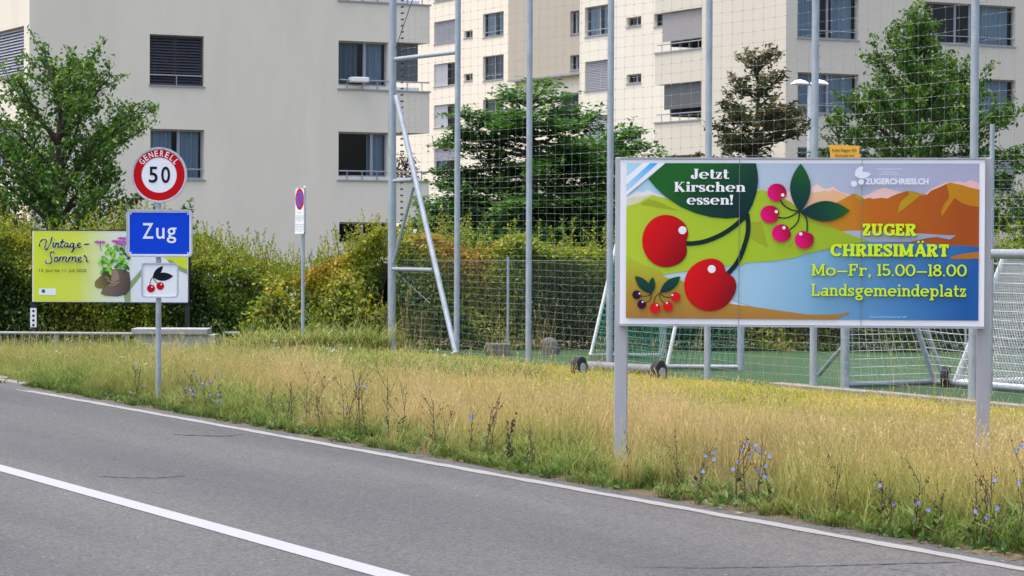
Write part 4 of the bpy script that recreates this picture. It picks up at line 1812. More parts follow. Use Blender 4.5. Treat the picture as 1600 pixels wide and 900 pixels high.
def lay(name, polys, mat, step=0.0008):
    for P in polys:
        mb = MB()
        mb.fill([bl(*q) for q in P], LY[0])
        o_ = mb.build(name, mat, poster, local=True)
    LY[0] -= step
    return o_


def gm(name, stops, p0_, p1_):
    a, b = bl(*p0_), bl(*p1_)
    return grad_mat(name, stops, (b[0] - a[0], 0, b[1] - a[1]), (a[0], 0, a[1]), 0.35)


X0, X1, Y0, Y1 = 979, 1525, 255.5, 498.5
lay('sky_print', [[(X0, Y0), (X1, Y0), (X1, 345), (X0, 345)]], gm('print sky', [(0, (172, 214, 228)), (.3, (178, 200, 208)), (.65, (170, 178, 196)), (1, (166, 166, 190))], (X0, 270), (X1, 270)))
lay('cloud_print', [[(X0, 311), (985, 305), (995, 299), (1005, 301), (1012, 298), (1022, 302), (1034, 306), (1170, 299), (1176, 296), (1190, 297), (1262, 301), (1268, 292), (1276, 288), (1283, 293), (1290, 296), (1300, 292), (1312, 300), (1330, 306), (1350, 306), (1362, 300), (1370, 296), (1382, 293), (1392, 297), (1402, 299), (1440, 305), (1452, 294), (1462, 290), (1475, 284), (1486, 284), (1495, 283), (1503, 285), (1512, 281), (1525, 286), (1525, 330), (X0, 330)]],
    gm('print cloud', [(0, (226, 228, 222)), (.5, (238, 205, 190)), (1, (226, 178, 176))], (X0, 300), (X1, 300)))
lay('far_hill_print', [[(1262, 302), (1270, 301), (1280, 300), (1287, 297.5), (1294, 299.5), (1300, 296), (1308, 299), (1316, 302), (1325, 306), (1310, 330), (1255, 340)], [(X0, 312), (990, 309), (1000, 308), (1012, 306), (1022, 304), (1030, 312), (X0, 330)]],
    gm('print far hill', [(0, (214, 208, 176)), (.6, (228, 190, 150)), (1, (225, 175, 130))], (X0, 300), (1325, 300)))
brown = gm('print mountain', [(0, (196, 140, 40)), (.35, (186, 102, 32)), (1, (160, 78, 30))], (1290, 330), (1500, 330))
lay('mountain_print', [[(1255, 345), (1307, 316), (1320, 309), (1333, 302), (1342, 306), (1350, 311), (1356, 309), (1363, 310.5), (1375, 309), (1384, 310), (1393, 305.5), (1402, 302), (1415.5, 298), (1424, 299), (1432, 301), (1445, 304), (1452, 297.5), (1465, 292), (1474, 287.5), (1481, 285), (1489, 287), (1497, 288.5), (1510, 292.5), (1525, 296), (1525, 386), (1420, 386), (1300, 386), (1255, 372)]], brown)
lay('sunny_slope_print', [[(1481, 285), (1475, 288), (1478, 300), (1479, 309), (1472, 318), (1467, 330), (1468, 338), (1480, 320), (1487, 309), (1497, 316), (1510, 321), (1525, 323), (1525, 296), (1510, 292.5), (1497, 288.5), (1489, 287)],
                          [(1415.5, 298), (1418, 304), (1410, 310), (1404, 316), (1400, 333), (1410, 326), (1422, 316), (1434, 306), (1445, 304), (1432, 301)],
                          [(1333, 302), (1337, 310), (1343, 314), (1350, 311), (1342, 306)]], gm('print slope', [(0, (178, 146, 36)), (1, (184, 122, 30))], (1400, 300), (1500, 330)))
lake = gm('print lake', [(0, (186, 206, 214)), (.3, (150, 190, 210)), (.55, (110, 160, 190)), (.8, (72, 128, 180)), (1, (38, 92, 156))], (1060, 410), (1500, 505))
lay('lake_print', [[(1036, 432), (1044, 428), (1080, 423), (1132, 415), (1160, 410), (1210, 405), (1240, 400), (1300, 384), (1357, 377), (1400, 378.5), (1440, 379), (1478, 382), (1500, 382.5), (1525, 384.5), (1525, Y1), (1240, Y1), (1068, 446)]], lake)
lay('lake_arm_print', [[(1312, 361.6), (1330, 360), (1348, 360), (1420, 363), (1465, 366), (1490, 367), (1481, 373.5), (1472, 372), (1460.5, 369.5), (1447, 371), (1433.5, 374), (1420, 377.3), (1357, 377.6), (1334, 370)]], gm('print lake arm', [(0, (168, 178, 190)), (1, (150, 156, 178))], (1312, 365), (1490, 365)))
lay('spit_print', [[(1483, 403.5), (1482, 400), (1494, 396.5), (1510, 394), (1525, 391.5), (1525, 402.5), (1505, 403.5)]], ink('print spit', (176, 112, 40)))
green = gm('print meadow', [(0, (176, 196, 54)), (.5, (162, 190, 46)), (1, (150, 176, 44))], (X0, 340), (1330, 380))
lay('meadow_print', [[(X0, 323.6), (998, 318), (1008, 311), (1014, 309), (1020, 306), (1034, 309), (1060, 316), (1172, 300), (1182, 298), (1193, 297), (1203, 301), (1234, 315), (1262, 341), (1294, 353), (1340, 371), (1357, 377), (1340, 379), (1310, 385), (1280, 392), (1256, 397.5), (1240, 403), (1210, 408), (1166, 411), (1160, 415), (1132, 416), (1080, 424), (1040, 429.5), (1020, 440), (X0, 450)]], green)
lay('meadow_shade_print', [[(1168, 348), (1190, 346), (1201, 387), (1172, 372)], [(1234, 315), (1262, 341), (1300, 356), (1265, 348), (1238, 330), (1205, 312)], [(1232, 385), (1239, 378), (1236, 387)], [(1000, 320), (1034, 326), (1060, 330), (1030, 316), (1014, 312)]], ink('print shaded meadow', (152, 164, 44)))
lay('shore_print', [[(X0, 400), (1000, 412), (1036, 426), (1036, 432), (1044, 435), (1068, 440), (1100, 462), (1142, 475), (1210, 484), (1262, 491), (1296, 491), (1312, 489.5), (1325, 486.5), (1326.6, 489), (1312, 494.5), (1307, Y1), (X0, Y1)]],
    gm('print shore', [(0, (166, 190, 50)), (.45, (172, 150, 52)), (1, (166, 118, 56))], (1060, 400), (1060, Y1)))
lay('ribbon_print', [[(1004, Y0), (1040, Y0), (X0, 306), (X0, 277)]], ink('print ribbon', (236, 240, 248)))
lay('ribbon_stripe_print', [[(1016, Y0), (1028, Y0), (X0, 299.5), (X0, 289)]], gm('print stripe', [(0, (170, 212, 244)), (1, (58, 170, 240))], (X0, 295), (1024, 256)))
dk = gm('print leaf', [(0, (20, 44, 54)), (.45, (26, 64, 50)), (1, (34, 96, 40))], (1165, 338), (1100, 256))
main_leaf = [(1013, 280), (1026, 295), (1040, 308), (1064, 324), (1088, 334), (1112, 340), (1136, 342), (1158, 340), (1168, 336), (1176, 320), (1182, 302), (1184.4, 284), (1183.6, 270), (1181, Y0), (1039.5, Y0)]
lay('leaf_print', [main_leaf], dk)
stalk = ink('print stalk', (20, 44, 40))


def curve_pts(P, n=6):
    """Catmull-Rom through P"""
    Q = [P[0]] + list(P) + [P[-1]]
    out = []
    for k in range(1, len(Q) - 2):
        for j in range(n):
            t = j / n
            a, b, c, d = Q[k - 1], Q[k], Q[k + 1], Q[k + 2]
            out.append(tuple(0.5 * (2 * b[i] + (c[i] - a[i]) * t + (2 * a[i] - 5 * b[i] + 4 * c[i] - d[i]) * t * t + (3 * b[i] - a[i] - 3 * c[i] + d[i]) * t ** 3) for i in range(2)))
    out.append(tuple(P[-1]))
    return out


def stalks(lines, wpx):
    for P in lines:
        mb = MB()
        out = []
        C = curve_pts(P)
        stroke2([bl(*q) for q in C], [wpx / KB] * len(C), out, 0)
        for q, _ in out:
            mb.face([(p[0], LY[0], p[1]) for p in q])
        LY[0] -= 0.0003
        mb.build('stalk_print', stalk, poster, local=True)


stalks([[(1165, 338), (1150, 352), (1130, 366), (1105, 377), (1084, 381), (1071, 381)], [(1167.5, 334), (1169.5, 355), (1166.5, 375), (1158, 400), (1148, 417), (1133, 433)]], 7.2)


def cherry(cx, cy, rx, ry, nang, depth, mat, hl, hr, rot=0):
    """round fruit with a dent where the stalk enters (angle nang, degrees, image axes)"""
    P = []
    for k in range(60):
        a = 2 * math.pi * k / 60
        d = (a - math.radians(nang) + math.pi) % (2 * math.pi) - math.pi
        f_ = 1 - 1.5 * depth * math.exp(-(d / 0.26) ** 2) + 0.35 * depth * math.exp(-((abs(d) - 0.75) / 0.35) ** 2)
        P.append((cx + rx * f_ * math.cos(a), cy + ry * f_ * math.sin(a)))
    lay('cherry_print', [P[::-1]], mat, 0.0004)
    lay('highlight_print', [[(hl[0] + hr * math.cos(k * .35), hl[1] + hr * math.sin(k * .35)) for k in range(18)][::-1]], M['sign_white'], 0.0004)


red1 = gm('print red a', [(0, (214, 22, 26)), (.45, (190, 18, 26)), (1, (116, 14, 26))], (1010, 350), (1082, 398))
red2 = gm('print red b', [(0, (212, 22, 26)), (.45, (186, 18, 26)), (1, (112, 14, 26))], (1076, 430), (1152, 470))
cherry(1041, 377.5, 37, 41, 4, 0.10, red1, (1067, 360.5), 6.3)
cherry(1110, 446.5, 40, 40.5, -38, 0.12, red2, (1113, 421), 6.2)
lf2 = gm('print leaf b', [(0, (18, 50, 56)), (.5, (24, 70, 52)), (1, (34, 92, 40))], (1248, 330), (1262, 262))
lf3 = gm('print leaf c', [(0, (18, 50, 56)), (.5, (24, 70, 52)), (1, (34, 92, 40))], (1252, 332), (1326, 320))
lay('leaf_print', [leafpoly((1250, 332), (1250, 256), 16, 16)], lf2)
lay('leaf_print', [leafpoly((1251, 331), (1326.5, 329), 16, 16)], lf3)
stalks([[(1248, 330), (1236, 328), (1225, 321), (1217, 310)], [(1248, 330), (1238, 337), (1226, 341), (1212, 339)], [(1249, 331), (1247, 345), (1240, 354), (1230, 362)], [(1252, 332), (1259, 340), (1261, 352), (1260, 365)]], 2.0)
for (c_, h_, na) in (((1213.5, 301), (1222.7, 305), 60), ((1203, 335), (1213, 331), 15), ((1221, 364.5), (1225, 356), -25), ((1256.5, 374.7), (1251, 365.4), -70)):
    mg = gm('print magenta', [(0, (222, 20, 120)), (.5, (196, 18, 84)), (1, (150, 14, 44))], (c_[0] - 12, c_[1] + 3), (c_[0] + 14, c_[1] - 6))
    cherry(c_[0], c_[1], 14.8, 13.8, na, 0.10, mg, h_, 2.6)
lf4 = gm('print leaf d', [(0, (20, 50, 60)), (1, (26, 74, 46))], (1020, 460), (1020, 434))
lay('leaf_print', [leafpoly((1019, 460), (993, 432.5), 8, 7)], lf4)
lay('leaf_print', [leafpoly((1019, 460), (1021, 434), 5, 6)], lf4)
lay('leaf_print', [leafpoly((1032, 459), (1064.5, 433), 8, 8)], lf4)
stalks([[(1019, 460), (1012, 464), (1002, 464)], [(1019, 460), (1017, 470), (1009, 475)], [(1032, 459), (1025, 466), (1023, 477)], [(1032, 459), (1033, 468), (1040, 476)], [(1032, 459), (1040, 465), (1052, 466)]], 1.3)
plum = ink('print plum', (54, 18, 50))
for (c_, h_, mt_, r_, na) in (((996, 462), (1000.5, 460), plum, 7, 10), ((1004, 477), (1005.5, 473), plum, 7, -40), ((1025, 482.6), (1028, 478), ink('print red c', (206, 26, 30)), 8.4, -90),
                              ((1045, 480), (1043.5, 474.5), ink('print red d', (204, 26, 30)), 8, -110), ((1057, 465), (1051.8, 462), ink('print red e', (200, 26, 30)), 7.8, 170)):
    cherry(c_[0], c_[1], r_, r_, na, 0.08, mt_, h_, 1.5)


def serif_line(txt, x0, x1, ytop, ybase, st, mat, name='lettering', dy=0.0):
    q = serif_geo(txt, *st)
    mb = MB()
    a, zb = bl(x0, ybase)
    b, zt = bl(x1, ytop)
    put_serif(mb, q, a, b, zb, zt - zb, LY[0])
    mb.build(name, mat, poster, local=True)


LY[0] -= 0.001
fat = (0.25, 0.065, 0.06, 0.07, 0.04)
wht = ink('print white', (238, 242, 246))
serif_line('Jetzt', 1079.5, 1140, 264.5, 280, fat, wht)
serif_line('Kirschen', 1054, 1165, 285, 300.2, fat, wht)
serif_line('essen!', 1073.5, 1146, 305, 320.3, fat, wht)
clar = (0.28, 0.17, 0.17, 0.07, 0.05)
typ = (0.15, 0.115, 0.11, 0.085, 0.05)
yel = ink('print yellow', (206, 255, 40))
shd = ink('print letter shadow', (58, 74, 40))
for (txt, x0_, x1_, yt, yb, st) in (('ZUGER', 1346, 1429, 349.2, 367.8, clar), ('CHRIESIMÄRT', 1297, 1478.5, 380.8, 400, clar),
                                    ('Mo-Fr, 15.00-18.00', 1268, 1506.5, 412, 430.3, typ), ('Landsgemeindeplatz', 1268, 1505.5, 443, 461.8, typ)):
    serif_line(txt, x0_ + 0.9, x1_ + 0.9, yt + 0.9, yb + 0.9, st, shd, 'lettering_shadow')
LY[0] -= 0.004
for (txt, x0_, x1_, yt, yb, st) in (('ZUGER', 1346, 1429, 349.2, 367.8, clar), ('CHRIESIMÄRT', 1297, 1478.5, 380.8, 400, clar),
                                    ('Mo-Fr, 15.00-18.00', 1268, 1506.5, 412, 430.3, typ), ('Landsgemeindeplatz', 1268, 1505.5, 443, 461.8, typ)):
    serif_line(txt, x0_, x1_, yt, yb, st, yel)


def sans_line(txt, x0, x1, y0, y1, mat, bold=0.0, par=None, mp=None, y=None):
    mb = MB()
    mp = mp or bl
    a, zt = mp(x0, y0)
    b, zb = mp(x1, y1)
    put_geo(mb, text_geo(txt, bold), a, b, zb, zt, LY[0] if y is None else y)
    return mb.build('lettering', mat, par or poster, local=True)


pal = ink('print pale lilac', (222, 226, 240))
sans_line('ZUGERCHRIESI.CH', 1349.5, 1447, 278.8, 288.4, pal, 0.045)
sans_line('Interessengemeinschaft', 1368, 1406, 263, 266, pal)
sans_line('zur Förderung', 1376, 1398, 267.5, 270.5, pal)
sans_line('der Zuger Kirschen', 1372, 1401, 271.2, 274, pal)
sans_line('IGZ Zugersee Kirschenmarkt, Zug 4 2020', 1358.5, 1415, 492.3, 495.6, ink('print cyan', (150, 205, 235)), 0.01)
lay('logo_print', [leafpoly((1334, 275), (1346, 260), 5, 4.5), circ(1332.5, 287.2, 4.7, n=20)[::-1]], pal)
lay('logo_print', [leafpoly((1335, 275.5), (1358.5, 272), 5.5, 5), circ(1343.6, 284.5, 4.4, n=20)[::-1]], pal)

# ------------------------------------------------------------------ far left billboard
VY = 44.7
pv = atY(172.5, 416, VY)
vb = empty('billboard', (pv.x, VY, gz(pv.x, VY)), math.radians(-2))
tag(vb, 'yellow-green flower and boots billboard on black posts behind the town sign', 'billboard')
KV = F / VY
vz0 = gz(pv.x, VY)


def vl(px, py):
    return ((px - 172.5) / KV, pv.z - vz0 - (py - 416) / KV)


for x in (52.5, 293.5):
    mb = MB()
    xx = vl(x, 0)[0]
    mb.box(xx - 0.045, xx + 0.045, 0.002, 0.09, -0.1, vl(0, 359)[1])
    mb.build('post', M['black_metal'], vb, local=True, bevel=0.005)
x0, z1 = vl(50.5, 361)
x1, z0 = vl(295, 472)
mb = MB()
plate(mb, [(x0, z0), (x1, z0), (x1, z1), (x0, z1)], -0.04, 0.0)
vp = mb.build('poster_panel', M['alu_white'], vb, local=True)
mb = MB()
mb.box(x0, x1, -0.045, 0.02, z1 + 0.002, z1 + 0.02)
mb.box(x0, x1, -0.045, 0.02, z0 - 0.02, z0 - 0.002)
mb.build('rail', M['black_metal'], vb, local=True)
mb = MB()
xx = vl(51.6, 0)[0]
mb.box(xx - 0.055, xx + 0.055, -0.012, -0.003, vl(0, 512)[1], vl(0, 482)[1])
mk = mb.build('marker_plate', M['sign_white'], vb, local=True)
mb = MB()
for k in range(4):
    plate(mb, circ(xx, vl(0, 486.5 + k * 7.4)[1], 0.022, n=12), -0.016, -0.0125)
mb.build('marker_dots', M['sign_black'], mk, local=True)
VLY = [-0.0415]


def vlay(name, polys, mat, step=0.001):
    for P in polys:
        mb = MB()
        mb.fill([vl(*q) for q in P], VLY[0])
        o_ = mb.build(name, mat, vp, local=True)
    VLY[0] -= step
    return o_


def vgm(name, stops, p0_, p1_):
    a, b = vl(*p0_), vl(*p1_)
    return grad_mat(name, stops, (b[0] - a[0], 0, b[1] - a[1]), (a[0], 0, a[1]), 0.35)


vlay('background_print', [[(52, 361.5), (294, 361.5), (294, 471.5), (52, 471.5)]], vgm('print lime', [(0, (204, 218, 62)), (.30, (206, 218, 84)), (.52, (214, 222, 200)), (.7, (216, 224, 230)), (1, (222, 228, 236))], (52, 410), (290, 420)))
vlay('shape_print', [[(240, 395), (294, 395), (294, 428), (278, 420), (262, 405)]], ink('print lime b', (200, 214, 50)))
vlay('shape_print', [[(294, 421), (294, 428), (276, 420), (262, 406), (268, 405), (280, 414)], [(196, 471.5), (205, 471.5), (205, 452), (222, 430), (222, 420), (205, 440), (193, 452)]], ink('print sage', (140, 158, 116)))
vlay('card_print', [[(61, 451), (87.5, 451), (87.5, 461.5), (61, 461.5)]], ink('print card', (226, 234, 230)))
vlay('dot_print', [circ(68, 455.3, 3.0, n=16)[::-1]], ink('print teal', (24, 120, 140)))
boot = vgm('print boot', [(0, (126, 112, 84)), (.5, (112, 98, 90)), (1, (74, 64, 62))], (150, 440), (205, 455))
vlay('boot_print', [[(161, 418), (160, 430), (155, 434), (149, 440), (148.5, 447), (153, 450.5), (164, 451), (172, 446), (176, 436), (175, 418)]], vgm('print boot a', [(0, (130, 118, 74)), (1, (62, 54, 48))], (150, 440), (176, 432)))
vlay('boot_print', [[(175, 421), (177, 437), (170, 446), (161, 451), (158, 459), (166, 462), (184, 463), (198, 460), (204, 452), (205, 440), (203, 425), (190, 420)]], boot)
vlay('boot_print', [[(176, 422), (184, 422), (188, 436), (178, 440), (174, 438)]], ink('print tongue', (150, 128, 112)))
for pts_ in ([(168, 437), (176, 442), (184, 440)], [(165, 432), (172, 436)], [(170, 446), (180, 445), (188, 440)]):
    mb = MB()
    out = []
    stroke2([vl(*q) for q in pts_], [0.014] * len(pts_), out, 0)
    for q, _ in out:
        mb.face([(p[0], VLY[0], p[1]) for p in q])
    mb.build('lace_print', ink('print lace', (168, 152, 132)), vp, local=True)
VLY[0] -= 0.001
rl = random.Random(5)
gcols = [ink('print leaf %d' % k, c) for k, c in enumerate(((64, 128, 40), (100, 180, 52), (140, 206, 70), (44, 92, 44)))]
for k in range(64):
    u_ = rl.random()
    bx_, by_ = 161 + 40 * rl.random(), 386 + 36 * rl.random()
    if by_ < 396 and bx_ > 196:
        continue
    an = rl.uniform(0, 6.28)
    L_ = rl.uniform(6, 11)
    ci = 3 if bx_ > 190 and rl.random() < .6 else rl.choice((0, 1, 1, 2, 2))
    vlay('leaf_print', [leafpoly((bx_, by_), (bx_ + L_ * math.cos(an), by_ + L_ * math.sin(an)), 2.2, 2.2, 6)], gcols[ci], 0.0002)
pink = [ink('print pink', (196, 110, 190)), ink('print violet', (160, 70, 150))]
for (fx, fy, w_) in ((157, 378.5, 10), (183, 377, 9), (194, 372.5, 10), (191, 380.5, 11), (199, 378, 9)):
    for k in range(9):
        a = math.pi * 2 * k / 9
        vlay('petal_print', [leafpoly((fx, fy), (fx + w_ * math.cos(a), fy + w_ * .32 * math.sin(a)), 1.1, 1.1, 5)], pink[k % 5 == 0], 0.00015)
    vlay('petal_print', [circ(fx, fy, 2.0, 1.2, n=10)[::-1]], pink[1], 0.0002)
    mb = MB()
    out = []
    stroke2([vl(fx, fy + 1), vl(fx + 2, 392)], [0.010] * 2, out, 0)
    for q, _ in out:
        mb.face([(p[0], VLY[0], p[1]) for p in q])
    mb.build('stalk_print', gcols[3], vp, local=True)
    VLY[0] -= 0.0002


def z4(P):
    return [(50 + x / 7.5, 355 + y / 7.5) for x, y in P]


script = [[(96, 232), (93, 200), (112, 163), (150, 142), (172, 160), (163, 205), (156, 245), (164, 270), (190, 248), (222, 185), (243, 112)],
          [(262, 178), (250, 225), (262, 238), (278, 222)], [(272, 148), (275, 144)],
          [(290, 182), (278, 238)], [(282, 215), (303, 188), (318, 190), (310, 228), (320, 240), (338, 222)],
          [(368, 142), (344, 225), (356, 240), (376, 224)], [(336, 178), (388, 172)],
          [(425, 190), (402, 188), (388, 218), (398, 240), (420, 222), (432, 190), (424, 228), (436, 238), (452, 220)],
          [(494, 192), (470, 190), (456, 218), (466, 240), (490, 222), (502, 190), (490, 262), (468, 298)], [(470, 296), (500, 258), (530, 232)],
          [(538, 222), (562, 212), (572, 192), (556, 186), (540, 210), (546, 238), (568, 238), (588, 220)],
          [(618, 202), (680, 198)],
          [(264, 308), (258, 290), (234, 292), (218, 318), (228, 348), (238, 382), (226, 420), (192, 432), (166, 412), (174, 386)],
          [(300, 350), (276, 362), (270, 392), (284, 408), (304, 392), (308, 362), (298, 352)],
          [(334, 350), (322, 406)], [(326, 382), (350, 350), (372, 356), (360, 406)], [(364, 382), (390, 350), (412, 356), (402, 400), (424, 406)],
          [(446, 350), (434, 406)], [(438, 382), (462, 350), (484, 356), (472, 406)], [(476, 382), (502, 350), (524, 356), (514, 400), (540, 404)],
          [(548, 390), (574, 378), (584, 358), (568, 350), (550, 374), (554, 404), (578, 406), (602, 386)],
          [(618, 345), (630, 328), (632, 350), (650, 352), (646, 390), (656, 406), (670, 396)]]
for (nm, mt_, wv_, st_) in (('lettering_outline', ink('print outline', (226, 234, 226)), 25, 0.0006), ('lettering', ink('print navy', (32, 36, 66)), 16, 0.0006)):
    mb = MB()
    for k, P in enumerate(script):
        C = curve_pts(P, 5)
        out = []
        stroke2([vl(*q) for q in z4(C)], [wv_ / 7.5 / KV * (0.8 + 0.25 * math.sin(j * .7)) for j in range(len(C))], out, 0)
        for j, (q, _) in enumerate(out):
            mb.face([(p[0], VLY[0] - k * 0.0002 - j * 0.00003, p[1]) for p in q])
    VLY[0] -= 0.006
    mb.build(nm, mt_, vp, local=True)
sans_line('13. Juni bis 11. Juli 2020', 62, 136, 420.5, 426.5, ink('print olive', (84, 90, 40)), 0.012, vp, vl, VLY[0])


# ------------------------------------------------------------------ ditch railing, concrete box, lamp
RY = 43.2
rl0 = atY(-260, 520, RY).x
rl1 = atY(207, 520, RY).x
zr = atY(100, 520, RY).z
rail = empty('railing', ((rl0 + rl1) / 2, RY, gz(-7, RY)))
tag(rail, 'low grey picket railing along the ditch under the flower billboard', 'railing')
mb = MB()
mb.tube([(rl0, RY, zr), (rl1, RY, zr - 0.01)], 0.024, 8)
mb.build('top_rail', M['galv_lt'], rail, smooth=True)
mb = MB()
mb.tube([(rl0, RY, zr - 0.72), (rl1, RY, zr - 0.73)], 0.02, 8)
mb.build('bottom_rail', M['galv_lt'], rail, smooth=True)
n = int((rl1 - rl0) / 0.118)
pk = None
for k in range(n):
    x = rl0 + (k + 0.5) * (rl1 - rl0) / n
    if pk is None:
        mb = MB()
        mb.tube([(x, RY, zr - 0.72), (x, RY, zr - 0.02)], 0.0095, 6)
        pk = mb.build('picket', M['galv_lt'], rail)
        x00 = x
    else:
        o = pk.copy()
        COL.objects.link(o)
        o.location.x = x - x00
for k in range(5):
    x = rl0 + 0.1 + k * (rl1 - rl0 - 0.2) / 4
    mb = MB()
    mb.tube([(x, RY + 0.02, gz(x, RY) - 0.1), (x, RY + 0.02, zr)], 0.022, 8)
    mb.build('post', M['galv'], rail, smooth=True)
BYY = 42.6
cbx0, cbx1 = atY(206, 520, BYY).x, atY(335, 520, BYY).x
cb = empty('concrete_headwall', ((cbx0 + cbx1) / 2, BYY, gz(-6, BYY)))
tag(cb, 'pale concrete headwall with a capping slab behind the town sign post', 'wall')
ztp = atY(260, 513.5, BYY).z
mb = MB()
mb.box(cbx0 + 0.05, cbx1, BYY, BYY + 0.5, -0.9, ztp - 0.10)
mb.build('body', M['concrete_lt'], cb, bevel=0.01)
mb = MB()
mb.box(cbx0, atY(325, 520, BYY).x, BYY - 0.06, BYY + 0.56, ztp - 0.098, ztp)
mb.build('capping_slab', M['concrete_lt'], cb, bevel=0.012)
xq = atY(351, 520, BYY).x
gr = empty('railing', (xq, BYY, gz(xq, BYY)))
tag(gr, 'short end of railing to the right of the concrete headwall', 'railing')
mb = MB()
mb.tube([(xq, BYY, gz(xq, BYY) - 0.05), (xq, BYY, ztp - 0.05)], 0.03, 8)
mb.build('post', M['galv_lt'], gr, smooth=True)
mb = MB()
mb.tube([(xq, BYY, ztp - 0.07), (xq + 1.0, BYY + 0.3, ztp - 0.07)], 0.024, 8)
mb.build('top_rail', M['galv_lt'], gr, smooth=True)

LYY = 60.0
pl_ = atY(1264.5, 200, LYY)
lamp = empty('street_lamp', (pl_.x, LYY, 0))
tag(lamp, 'white twin-headed street lamp between the two right-hand trees', 'lamp')
zt_ = atY(1264, 134, LYY).z
mb = MB()
mb.tube([(0, 0, -0.1), (0, 0, 2.0), (0, 0, zt_)], [0.075, 0.06, 0.045], 14)
mb.build('pole', M['alu_white'], lamp, local=True, smooth=True)
for sx in (-1, 1):
    mb = MB()
    pr = [(0.02, 0.035, 0.03), (0.09, 0.09, 0.07), (0.22, 0.13, 0.10), (0.34, 0.12, 0.085), (0.44, 0.05, 0.03)]
    i0 = len(mb.v)
    for (x, hw_, hh_) in pr:
        for k in range(12):
            a = k * math.pi / 6
            mb.v.append((sx * x, hw_ * math.cos(a), zt_ + 0.05 - 0.10 * (x - 0.2) ** 2 * 4 + hh_ * math.sin(a) * (1 if math.sin(a) > 0 else 0.35)))
    for j in range(len(pr) - 1):
        for k in range(12):
            mb.f.append((i0 + j * 12 + k, i0 + j * 12 + (k + 1) % 12, i0 + (j + 1) * 12 + (k + 1) % 12, i0 + (j + 1) * 12 + k))
    mb.f.append(tuple(i0 + k for k in range(12)))
    mb.f.append(tuple(i0 + (len(pr) - 1) * 12 + k for k in range(12)))
    mb.build('lamp_head', M['alu_white'], lamp, local=True, smooth=True)

# ------------------------------------------------------------------ vegetation
RNG = np.random.default_rng(11)


def leaves_np(C, size, tint, rng, flat=0.0, aspect=0.55, fold=0.25, dirs=None):
    """folded rhombic leaves at centres C (N,3). flat -> leaves lie closer to horizontal."""
    N = len(C)
    if dirs is None:
        d = rng.normal(size=(N, 3))
        d[:, 2] *= (1 - flat)
    else:
        d = dirs + rng.normal(size=(N, 3)) * 0.5
    d /= np.linalg.norm(d, axis=1, keepdims=True) + 1e-9
    r = rng.normal(size=(N, 3))
    if flat > 0:
        up = np.zeros((N, 3)); up[:, 2] = 1
        side = np.cross(d, up * flat + r * (1 - flat))
    else:
        side = np.cross(d, r)
    side /= np.linalg.norm(side, axis=1, keepdims=True) + 1e-9
    nrm = np.cross(d, side)
    sz = size * rng.uniform(0.65, 1.3, size=(N, 1))
    a = C - d * sz * 0.5
    b = C + side * sz * aspect * 0.5 + nrm * sz * fold * 0.3
    c = C + d * sz * 0.5
    e = C - side * sz * aspect * 0.5 + nrm * sz * fold * 0.3
    V = np.stack([a, b, c, e], axis=1).reshape(-1, 3)
    Fc = np.arange(N * 4).reshape(N, 4)
    T = np.repeat(tint, 4)
    return V, Fc, T


